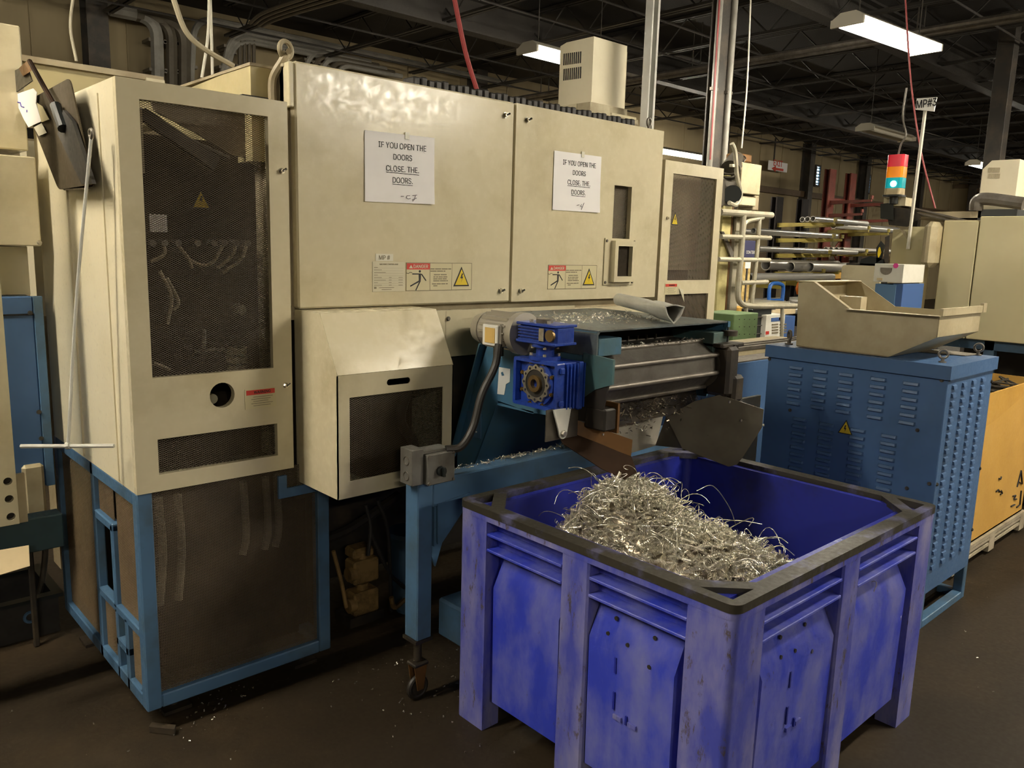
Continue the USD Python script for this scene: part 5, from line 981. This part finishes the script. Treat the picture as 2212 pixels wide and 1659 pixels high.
# ================================================================ clutter by the carton
t = thing('green_box', 'green dotted machine box with a red push button at its side', 'control box', (5.6, 3.4, 0))
a, b = at(1586, 679, 'y', 3.4), at(1634, 735, 'y', 3.4); B(a[0], 3.4, 0, b[0], 3.7, a[2], .006).build('box', 'green_box', t)
q = at(1637, 689, 'y', 3.4); MB().cyl((b[0], 3.5, q[2]), (b[0] + .05, 3.5, q[2]), .028, 14).cyl((b[0] + .05, 3.5, q[2]), (b[0] + .065, 3.5, q[2]), .036, 14).build('push_button', 'red_plastic', t)
for i in range(3):
    for j in range(4): q = at(1597 + j * 11, 690 + i * 16, 'y', 3.4); MB().cyl(q, q - (0, .003, 0), .004, 6).build('rivet', 'steel_dark', t)
def box_y(name, label, cat, y, p0, p1, dy, mat, z0=None):
    a, b = at(*p0, 'y', y), at(*p1, 'y', y); t = thing(name, label, cat, ((a[0] + b[0]) / 2, y + dy / 2, b[2] if z0 is None else z0)); B(a[0], y, b[2] if z0 is None else z0, b[0], y + dy, a[2], .004).build('box', mat, t); return t
t = thing('work_table', 'low dark bench cluttered with cartons behind the green box', 'table', (8.6, 5.0, 0)); zt_ = at(1670, 737, 'y', 4.7)[2]; B(7.6, 4.6, zt_ - .05, 10.5, 5.6, zt_).build('table_top', 'steel_dark', t)
for x in (7.7, 10.3):
    for y in (4.7, 5.5): B(x, y, 0, x + .08, y + .08, zt_ - .05).build('leg', 'steel_dark', t)
t = box_y('printed_carton', 'white printed carton with blue stripe right of the black rack', 'carton', 4.7, (1656, 681), (1692, 735), .3, 'white_box', zt_)
a = at(1667, 690, 'y', 4.7); fy(4.695, (1667, 687), (1690, 693), .005, 'box_blue', 'stripe', t, 0); fy(4.695, (1683, 686), (1691, 691), .004, 'label_red', 'stripe', t, 0)
for x0, x1 in ((1668, 1681), (1685, 1699)):
    for k in range(4): fy(4.695, (x0, 700 + 6 * k), (x1, 702 + 6 * k), .005, 'label_line', 'small_print', t, 0)
fy(4.694, (1655, 716), (1661, 722), .005, 'label_red', 'emblem', t, 0)
box_y('blue_carton', 'dark blue carton right of the white printed carton', 'carton', 4.85, (1692, 684), (1716, 712), .3, 'box_blue', zt_)
box_y('tan_carton', 'pale cardboard carton on the shelf above the white printed carton', 'carton', 5.1, (1670, 662), (1718, 680), .3, 'cardboard_pale', at(1670, 681, 'y', 5.1)[2])
t = thing('parts_rack', 'black wire rack stuffed with dark parts behind the green box', 'rack', (8.2, 5.1, 0)); a, b = at(1628, 668, 'y', 4.75), at(1664, 735, 'y', 4.75); B(a[0], 4.76, zt_, b[0], 5.0, a[2], .01).build('dark_parts', 'black_plastic', t)
for k in range(5): z = zt_ + (a[2] - zt_) * k / 4; MB().tube([(a[0], 4.75, z), (b[0], 4.75, z)], .006, 5).build('rack_wire', 'steel_dark', t)
box_y('tan_carton', 'small brown carton behind the green box top', 'carton', 4.9, (1596, 665), (1624, 680), .2, 'cardboard', at(1596, 690, 'y', 4.9)[2])
t = thing('shelf', 'thin shelf of flat sheets behind the tube cage foot', 'shelf', (9.0, 5.3, 0)); a, b = at(1600, 655, 'y', 5.3), at(1722, 661, 'y', 5.3)
for k in range(3): B(a[0] + .12 * k, 5.25, b[2] + .025 * k, b[0] - .15 * k, 5.7, b[2] + .02 + .025 * k).build('flat_sheet', ('cardboard_pale', 'white_box', 'tube_cream')[k], t)
for x in (a[0] + .1, b[0] - .1): B(x, 5.5, zt_, x + .02, 5.52, b[2]).build('leg', 'steel_dark', t)
t = thing('tray', 'grey funnel shaped tray end poking out under the flat sheets', 'tray', at(1650, 668, 'y', 4.9)); MB().hull([at(x, y, 'y', 4.9 + d) for x, y in ((1645, 663), (1672, 665), (1676, 669), (1660, 670)) for d in (0, .12)]).build('tray', 'steel_dull', t)
t = thing('coiled_wire', 'loose coil of grey wire on the flat sheets beside the hopper', 'wire', at(1712, 656, 'y', 5.3)); m = MB()
for k in range(4): m.ring(at(1706 + k * 3, 655 + k, 'y', 5.3), (1, 0, .1 * k), (0, .4, .8), .045, .004, 18, 4)
m.build('coil', 'steel_dull', t)
ht = thing('hand_truck', 'blue hand truck with a looped handle standing in the rack aisle', 'hand truck', (9.6, 5.6, 0))
MB().tube(bez([at(x, y, 'y', 5.6) for x, y in ((1661, 650), (1662, 625), (1668, 613), (1685, 613), (1692, 622), (1689, 655))], 8), .026, 8).build('handle', 'hand_truck_blue', ht)
for px in (1661, 1689): p = at(px, 650, 'y', 5.6); MB().tube([p, (p[0], 5.6, .1)], .026, 8).build('side_rail', 'hand_truck_blue', ht)
for py in (648, 690): p, q = at(1661, py, 'y', 5.6), at(1689, py, 'y', 5.6); MB().tube([p, q], .018, 8).build('cross_bar', 'hand_truck_blue', ht)
p = at(1661, 650, 'y', 5.6); q = at(1689, 650, 'y', 5.6); B(p[0], 5.4, .0, q[0], 5.6, .02).build('toe_plate', 'hand_truck_blue', ht)
for x in (p[0] - .05, q[0] + .02): MB().cyl((x, 5.66, .1), (x + .04, 5.66, .1), .1, 16).build('wheel', 'rubber', ht)
t = thing('strap', 'orange-red strap end showing at the left edge of the cream hopper', 'strap', at(1722, 625, 'y', 1.838)); MB().tube(bez([at(x, y, 'y', 1.838) for x, y in ((1727, 612), (1723, 622), (1725, 634))], 6), .010, 6).build('strap', 'orange', t)
# ================================================================ cantilever rack
def upright(label, x, y, z, mat, arms, w=.26):
    t = thing('cantilever_rack', label, 'rack', (x, y, 0)); MB().box(x - w / 2, y - .01, 0, x + w / 2, y + .02, z).box(x - w / 2, y + .11, 0, x + w / 2, y + .14, z).box(x - .02, y + .02, 0, x + .02, y + .11, z).build('upright', mat, t)
    B(x - .1, y - 1.0, 0, x + .1, y - .01, .12).build('base_arm', mat, t)
    for z_, L, am in arms:
        MB().hull([(x + sx_ * .05, y - .01, z_), (x - .05, y - .01, z_ - .15), (x + .05, y - .01, z_ - .15), (x - .04, y - L, z_ + .02), (x + .04, y - L, z_ + .02), (x - .04, y - L, z_ - .05), (x + .04, y - L, z_ - .05), (x - .05, y - .01, z_)] if False else [(x + s * .05, y - .01, z_ - d) for s in (-1, 1) for d in (0, .09)] + [(x + s * .03, y - L, z_ + .01 - d) for s in (-1, 1) for d in (0, .05)]).build('arm', am, t)
        B(x - .05, y - L - .02, z_ + .02, x + .05, y - L + .01, z_ + .10).build('arm_stop', am, t)
    return t
Ya = 'rack_yellow'
upright('leftmost black cantilever rack upright with yellow arms', 15.9, 9.0, 2.74, 'rack_black', [(2.2, 1.25, Ya), (1.88, 1.25, Ya), (1.56, 1.2, Ya), (1.18, 1.1, Ya)])
upright('black cantilever rack upright next to the red ones', 17.0, 9.0, 2.76, 'rack_black', [(2.22, .9, Ya), (1.9, .9, Ya), (1.58, .8, Ya), (1.20, .9, Ya)])
upright('taller left red cantilever rack upright', 19.15, 9.5, 3.60, 'rack_red', [(2.86, 1.0, 'rack_red'), (2.55, .8, 'rack_red'), (2.16, 1.0, Ya), (1.62, 1.0, Ya)], .32)
upright('right red cantilever rack upright near the signal tower', 20.25, 9.5, 3.59, 'rack_red', [(2.85, 1.3, 'rack_red'), (2.45, 1.1, 'rack_red'), (2.13, 1.0, Ya), (1.62, .8, Ya)], .32)
t = thing('rack_brace', 'red braces tying the two red rack uprights together', 'brace', (19.7, 9.6, 0))
for z in (2.9, 1.25): B(19.31, 9.58, z - .05, 20.09, 9.62, z + .05).build('brace_bar', 'rack_red', t)
for a, b in (((19.31, 1.95), (20.09, 1.35)), ((19.31, 1.35), (20.09, 1.95))): MB().tube([(a[0], 9.6, a[1]), (b[0], 9.6, b[1])], .025, 5).build('brace_bar', 'rack_red', t)
def pipes(rows, label, group):
    for i, (x0, x1, y, z, r) in enumerate(rows):
        t = thing('metal_pipe', label.replace('one of', ('nearest of', 'second nearest of', 'third of', 'fourth of', 'rearmost of')[i] if len(rows) > 1 else ''), 'pipe', (x0, y, z), group=group); MB().pipe((x0, y, z), (x1, y, z), r, r * .85, 14).build('pipe', 'pipe_bright', t)
def single(label, *row): pipes([row], label, None)
single('fat dark-mouthed pipe on the lower rack arm, leftmost of three', 14.5, 17.5, 8.40, 1.335, .11)
single('fat dark-mouthed pipe on the lower rack arm, middle of three', 15.2, 17.5, 8.26, 1.305, .105)
single('fat dark-mouthed pipe on the lower rack arm, rightmost of three', 15.8, 17.5, 8.16, 1.305, .105)
single('open-ended pipe on the upper yellow arm of the left red upright', 18.4, 22.0, 9.0, 2.25, .08)
pipes([(15.55 + .2 * k, 18.0, 8.05 + .22 * k, 2.27 + .002 * k, .055) for k in range(3)], 'one of the bright pipes lying together on the top arms of the black uprights', 'pipes on the top rack arms')
pipes([(13.2 + .5 * (k % 2), 16.4, 7.95 + .2 * k, 1.955, .05) for k in range(3)], 'one of the bright pipes lying together on the second arms of the black uprights', 'pipes on the second rack arms')
pipes([(13.4 + .5 * (k % 3), 17.4, 7.95 + .2 * k, 1.635, .055) for k in range(4)], 'one of the bright pipes lying together on the third arms of the black uprights', 'pipes on the third rack arms')
pipes([(18.3, 22.6, 8.7 + .13 * k, 1.70, .05) for k in range(4)], 'one of the pale pipes lying on the lower arms of the red uprights', 'pipes on the lower red rack arms')
t = thing('short_rack', 'short yellow-ended stand holding two bright bars left of the fat pipes', 'rack', (10.9, 6.5, 0)); B(10.85, 6.0, 1.05, 10.95, 6.75, 1.16).build('arm', 'rack_yellow', t); B(10.86, 6.7, 0, 10.94, 6.78, 1.16).build('post', 'rack_black', t)
B(12.3, 6.0, 1.05, 12.4, 6.75, 1.16).build('arm', 'rack_yellow', t); B(12.31, 6.7, 0, 12.39, 6.78, 1.16).build('post', 'rack_black', t)
single('upper bright bar on the short yellow-ended stand', 10.0, 12.6, 6.45, 1.215, .05); single('lower nearer bright bar on the short yellow-ended stand', 10.2, 12.7, 6.15, 1.215, .055)
t = thing('floor_rack', 'low dark rack of bright bars behind the blue hand truck', 'rack', (11.5, 7.0, 0))
for x in (10.6, 13.0): B(x, 6.6, 0, x + .08, 7.6, .56).build('post', 'rack_black', t)
pipes([(9.4 + .2 * k, 13.6, 6.7 + .17 * k, .62 , .055) for k in range(5)], 'one of the bright bars lying on the low dark rack behind the hand truck', 'bars on the low rack')
pipes([(9.2 + .2 * k, 13.6, 6.75 + .20 * k, .76, .05) for k in range(3)], 'one of the upper bright bars on the low dark rack behind the hand truck', 'upper bars on the low rack')
for i, (x0, x1, z0, z1) in enumerate(((1738, 1764, 588, 603), (1778, 1820, 588, 602))):
    box_y('brown_carton', ('left', 'right')[i] + ' brown carton under the fat pipes', 'carton', 9.3, (x0, z0), (x1, z1), .5, 'cardboard' if i else 'cardboard_pale')
box_y('brown_carton', 'shadowed brown carton under the short stand of bars', 'carton', 9.6, (1675, 590), (1712, 612), .5, 'rust_brown')
t = thing('floor_shelf', 'dark shelf under the rack bay holding the brown cartons', 'shelf', (18, 9.6, 0)); z_ = at(1790, 603, 'y', 9.3)[2]; B(14.2, 9.28, z_ - .06, 19.0, 10.1, z_ - .002).build('shelf_board', 'rack_black', t)
for x in (14.3, 16.5, 18.9): B(x, 9.3, 0, x + .06, 9.36, z_ - .06).build('leg', 'rack_black', t)
t = thing('caution_sign', 'small yellow sign with a row of black dots on the back wall', 'sign', at(1750, 566, 'y', 11.9)); fy(11.93, (1738, 560), (1764, 573), .02, 'warn_yellow', 'sign_board', t, 0)
for k in range(5): q = at(1742 + k * 4.6, 563, 'y', 11.925); MB().cyl(q, q + (0, .006, 0), .03, 8).build('dot', 'ink', t)
# exit sign
t = thing('exit_sign', 'white EXIT sign with a red arrow pointing left on the tan back wall', 'sign', at(1680, 372, 'y', 11.7)); a, b = at(1661, 346, 'y', 11.7), at(1700, 373, 'y', 11.7)
B(a[0], 11.7, b[2], b[0], 11.72, a[2], .003).build('sign_board', 'paper', t); q = at(1681, 359, 'y', 11.69); MB().text('EXIT', .15, 'F', (q[0], 11.698, q[2]), bold=True).build('lettering', 'ink_red', t)
q = at(1680, 365.5, 'y', 11.69); MB().ext([(q[0] - .30, q[2]), (q[0] - .10, q[2] - .085), (q[0] - .10, q[2] - .03), (q[0] + .30, q[2] - .03), (q[0] + .30, q[2] + .03), (q[0] - .10, q[2] + .03), (q[0] - .10, q[2] + .085)], 'F', 11.69, .008).build('arrow', 'ink_red', t)
B(a[0] + .3, 11.72, a[2], a[0] + .33, 11.75, a[2] + .6).build('hanger', 'steel_dark', t)
t = thing('dark_equipment', 'dark lifting equipment with a yellow part between the rack and the farther machine', 'equipment', (12.5, 4.5, 0))
X_ = 7.6
MB().hull([at(x, y, 'x', X_ + d) for x, y in ((1893, 535), (1903, 520), (1912, 530), (1905, 560), (1893, 568)) for d in (0, .2)]).build('arm', 'black_plastic', t); MB().hull([at(x, y, 'x', X_ + d) for x, y in ((1860, 560), (1880, 553), (1910, 560), (1912, 575), (1856, 572)) for d in (0, .3)]).build('hood', 'black_plastic', t)
MB().hull([at(x, y, 'x', X_ + d) for x, y in ((1912, 512), (1922, 508), (1919, 575), (1908, 575)) for d in (0, .1)]).build('mast', 'casting_dark', t)
q = at(1899, 545, 'x', X_ - .05); MB().hull([q + (0, .014 * math.cos(a), .05 * math.sin(a)) for a in np.linspace(0, 6, 10)] + [q + (.05, 0, 0)]).build('lever', 'warn_yellow', t)
q = at(1885, 570, 'x', X_); B(X_, q[1] - .15, 0, X_ + .3, q[1] + .25, q[2]).build('pedestal', 'casting_dark', t)
# ================================================================ left edge
t = thing('side_machine', 'cream box housing and panel at the far left edge, beside the mesh cabinet side', 'machine', (.5, 3.4, 0))
Yl = 3.30
a, b = at(0, 50, 'y', Yl), at(62, 326, 'y', Yl); e = at(36, 55, 'y', Yl)
B(-.3, Yl, b[2], b[0], Yl + .4, e[2], .004).build('upper_housing', 'cream', t)
a, b = at(0, 333, 'y', Yl - .12), at(90, 532, 'y', Yl - .12); B(-.3, Yl - .12, b[2], b[0] - .0, Yl + .4, a[2], .004).build('front_panel', 'cream', t)
bolt(at(85, 524, 'y', Yl - .12), 'F', .006, .006).build('screw', 'chrome', t)
a, b = at(0, 532, 'y', Yl), at(66, 636, 'y', Yl); B(-.3, Yl, b[2], b[0], Yl + .3, a[2]).build('lower_panel', 'cream_bright', t)
B(-.3, Yl + .3, 0, .55, Yl + .6, 1.3).build('machine_body', 'casting_dark', t)
t = thing('overhead_beam', 'long cream boxed beam with a grimy top edge behind the mesh cabinet', 'beam', (1.0, 3.9, 0))
Yb = 3.9
a, b, c, d = at(40, 122, 'y', Yb), at(350, 160, 'y', Yb), at(350, 205, 'y', Yb), at(40, 185, 'y', Yb)
B(a[0], Yb, min(c[2], d[2]) - .1, b[0], Yb + .3, a[2], .004).build('beam_face', 'cream_shaded', t); B(a[0] - .01, Yb - .02, a[2] - .018, b[0], Yb + .3, a[2] + .006).build('beam_cap', 'cream_frame', t)
B(b[0] - .08, Yb - .03, a[2] - .10, b[0], Yb + .1, a[2] - .01).build('end_block', 'cream', t); B(a[0], Yb - .03, a[2] - .32, b[0], Yb - .005, a[2] - .28).build('dark_slot', 'hole_black', t)
B(a[0], Yb - .02, 1.2, b[0], Yb + .1, a[2] - .33).build('lower_face', 'cream_bright', t)
for x in (a[0] + .05, b[0] - .15): B(x, Yb + .12, 0, x + .1, Yb + .25, 1.21).build('post', 'cream_frame', t)
t = thing('blue_tank', 'tall blue sheet-metal tank at the left edge, against the mesh cabinet', 'tank', (.5, 3.3, 0))
a, b = at(5, 641, 'y', 3.22), at(77, 1000, 'y', 3.22)
e = at(70, 640, 'y', 3.22); B(-.3, 3.22, .64, e[0], 3.6, e[2], .004).build('tank_body', 'cabinet_blue', t); B(e[0], 3.215, .64, e[0] + .03, 3.24, e[2], .002).build('corner_angle', 'machine_blue', t); B(-.3, 3.20, .615, .42, 3.6, .64).build('tank_tray', 'grime_black', t)
q0 = at(10, 681, 'y', 3.218); B(q0[0] - .1, 3.217, q0[2] - .003, q0[0] + .10, 3.221, q0[2] + .003).build('handle_slot', 'hole_black', t)
for p in ((65, 676), (84, 890), (89, 947)): bolt(at(*p, 'y', 3.215), 'F', .006, .006).build('screw', 'plate_dark', t)
B(-.2, 3.25, 0, -.12, 3.33, .615).build('tank_leg', 'machine_blue', t); B(.0, 3.24, 0, .07, 3.31, .615).build('tank_leg', 'machine_blue', t)
t = thing('steel_post', 'cream upright with three round holes at the left edge', 'post', (.5, 2.85, 0))
Yp = 2.85; e = at(40, 1100, 'y', Yp); et = at(3, 684, 'y', Yp); xr = e[0]; zb_ = at(42, 1131, 'y', Yp)[2]
MB().ext([rect(.1, zb_, xr, 2.6)] + [circ(*at(px, py, 'y', Yp)[[0, 2]], .0125, 16) for px, py in ((17, 1040), (20, 1078), (24, 1116))], 'F', Yp, .02).build('upright', 'yellow_paint' if False else 'cream', t)
B(.1, Yp + .03, zb_, xr, Yp + .04, 1.2).build('backing', 'grime_black', t); B(xr - .005, Yp + .005, zb_, xr + .025, Yp + .02, at(42, 1025, 'y', Yp)[2]).build('side_strip', 'cream_frame', t)
t = thing('cross_beam', 'teal beam, colour darkened for shade, under the holed cream upright at the left edge', 'beam', (.4, 2.9, 0)); a, b = at(0, 1130, 'y', 2.88), at(118, 1172, 'y', 2.88); B(-.2, 2.88, b[2] - .02, b[0] + .03, 2.95, zb_ - .002, .004).build('beam', 'teal_shaded', t)
B(.2, 2.96, 0, .24, 3.0, b[2]).build('beam_leg', 'casting_dark', t)
t = thing('tan_block', 'grimy tan block behind the holed upright at the left edge', 'block', (.6, 3.25, 0)); a, b = at(48, 1008, 'y', 3.2), at(106, 1150, 'y', 3.2); B(a[0], 3.2, .45, b[0], 3.3, a[2], .01).build('block', 'hopper', t); B(a[0] + .01, 3.28, 0, a[0] + .03, 3.3, .45, .004).build('block_stand', 'grime_black', t)
t = thing('cardboard_sheet', 'pale cardboard sheet propped under the teal beam at the left edge', 'cardboard', (.4, 2.75, .3)); MB().plate([at(-40, 1195, 'y', 2.78), at(62, 1178, 'y', 2.78), at(65, 1222, 'y', 2.74), at(-40, 1255, 'y', 2.74)], .006).build('sheet', 'cardboard_pale', t)
t = thing('black_tub', 'black plastic tub on the floor at the left edge', 'tub', (.4, 3.53, 0))
a, b = at(0, 1325, 'y', 2.62), at(132, 1330, 'y', 2.85); tz = .15
MB().ext([rect(.10, 3.37, .72, 3.70), rect(.12, 3.39, .70, 3.68)], 'T', tz, tz).box(.11, 3.38, 0, .71, 3.69, .012).build('tub_wall', 'rubber', t); MB().ext([rect(.08, 3.35, .735, 3.72), rect(.12, 3.39, .70, 3.68)], 'T', tz + .015, .015).build('tub_rim', 'black_plastic', t)
MB().ring((.62, 3.365, .09), (1, 0, 0), (0, 0, 1), .02, .006, 18, 6).build('emblem', 'machine_blue', t)
t = thing('drain_hose', 'dull grey hose dropping into the black tub', 'hose', (.55, 2.9, .2)); MB().tube(bez([at(x, y, 'y', 3.5) for x, y in ((95, 1150), (98, 1190), (92, 1250), (80, 1300))]), .012, 8).build('hose', 'steel_dull', t)
t = thing('floor_board', 'broken tan board lying on the floor under the mesh base corner', 'board', (.9, 2.5, 0)); P = [at(x, y, 'z', .012) for x, y in ((328, 1566), (380, 1572), (377, 1582), (322, 1576))]; MB().plate(P, .02).build('board', 'casting_dark', t)
# hanging holder, papers and chip rake on the cabinet side
hx = .70
P = lambda x, y, d=hx: at(x, y, 'x', d)
hd = thing('tool_holder', 'grimy brown sheet holder with rounded lower corners hanging on the mesh cabinet side', 'holder', P(140, 400))
def rounded(pts, r=.02):
    out = []; n_ = len(pts)
    for i in range(n_):
        a, b, c = np.array(pts[i - 1]), np.array(pts[i]), np.array(pts[(i + 1) % n_]); u = (a - b) / np.linalg.norm(a - b); v = (c - b) / np.linalg.norm(c - b)
        out += [tuple((1 - s) ** 2 * (b + u * r) + 2 * s * (1 - s) * b + s * s * (b + v * r)) for s in np.linspace(0, 1, 6)]
    return out
sh = lambda pts, d: [tuple(P(x, y, d)[[1, 2]]) for x, y in pts]
MB().ext(rounded(sh([(52, 222), (150, 168), (201, 398), (126, 410)], .70), .03), 'L', .70, .004).build('front_sheet', 'acrylic_brown', hd)
MB().ext(rounded(sh([(75, 235), (152, 232), (205, 402), (135, 412)], .728), .03), 'L', .728, .004).build('back_sheet', 'acrylic_brown', hd)
MB().plate([P(140, 410, .70), P(196, 406, .70), P(196, 406, .728), P(140, 410, .728)], .004).build('bottom_strip', 'acrylic_brown', hd)
MB().plate([P(140, 238, .69), P(160, 262, .69), P(204, 397, .69), P(180, 398, .69), P(128, 290, .69)], .010).build('dark_flap', 'rubber', hd)
MB().tube([P(64, 132, .68), P(122, 236, .68)], .0075, 8).build('bar_handle', 'rust_dark', hd); MB().tube([P(120, 228, .68), P(137, 278, .68)], .016, 10).build('grip', 'black_plastic', hd)
MB().plate([P(22, 158, .69), P(58, 140, .69), P(70, 175, .69), P(28, 205, .69), P(20, 185, .69)], .004).build('crumpled_top', 'plate_dark', hd); MB().hull([P(x, y, .68 + d) for x, y in ((40, 148), (62, 128), (72, 150), (50, 165)) for d in (0, .02)]).build('rusty_hook', 'rust_brown', hd)
MB().tube(bez([P(-10, 152, .66), P(12, 160, .67), P(22, 175, .68)], 6), .008, 6).build('hook_wire', 'plate_dark', hd)
pp = thing('paper_sheet', 'crumpled white paper with blue pen marks taped on the hanging holder', 'paper', P(50, 240, .69))
MB().plate([P(28, 206, .692), P(72, 191, .692), P(80, 200, .692), P(78, 224, .692), P(90, 262, .692), P(62, 275, .692), P(52, 258, .692)], .002).build('sheet', 'paper', pp); MB().plate([P(80, 222, .690), P(92, 230, .690), P(106, 258, .690), P(90, 264, .690)], .002).build('yellowed_sheet', 'label_cream', pp)
q = P(58, 240, .690); MB().hull([q + (0, .008 * math.cos(a), .005 * math.sin(a)) for a in np.linspace(0, 6, 9)] + [q - (.001, 0, 0)]).build('pen_blot', 'pen_blue', pp); MB().tube([P(36, 220, .690), P(44, 222, .690), P(46, 230, .690), P(52, 232, .690)], .002, 5).build('pen_line', 'pen_blue', pp)
MB().plate([P(73, 275, .692), P(90, 266, .692), P(101, 287, .692), P(84, 294, .692)], .001).build('tape', 'tape', pp)
rk = thing('chip_rake', 'thin T-handled steel chip rake leaning against the mesh cabinet side', 'rake', P(147, 965, .60))
top, bot = at(197, 297, 'x', .69), at(147, 963, 'x', .60); MB().tube(bez([top, (top + bot) / 2 + (-.004, .01, 0), bot], 12), .0048, 8).build('rod', 'galvanized', rk)
MB().ring(top + (0, 0, .01), (0, 1, 0), (0, 0, 1), .012, .005, 14, 6).build('hook', 'steel_dull', rk)
dpt = float((bot - EYE) @ ROT[2]); mk = lambda x, y: EYE + (ROT.T @ np.array([(x - 1106) / FPX, -(y - 829.5) / FPX, 1.0])) * dpt
MB().tube([mk(45, 964), mk(246, 963)], .0062, 8).cyl(mk(143, 963), mk(151, 962), .011, 8).build('cross_handle', 'galvanized', rk)
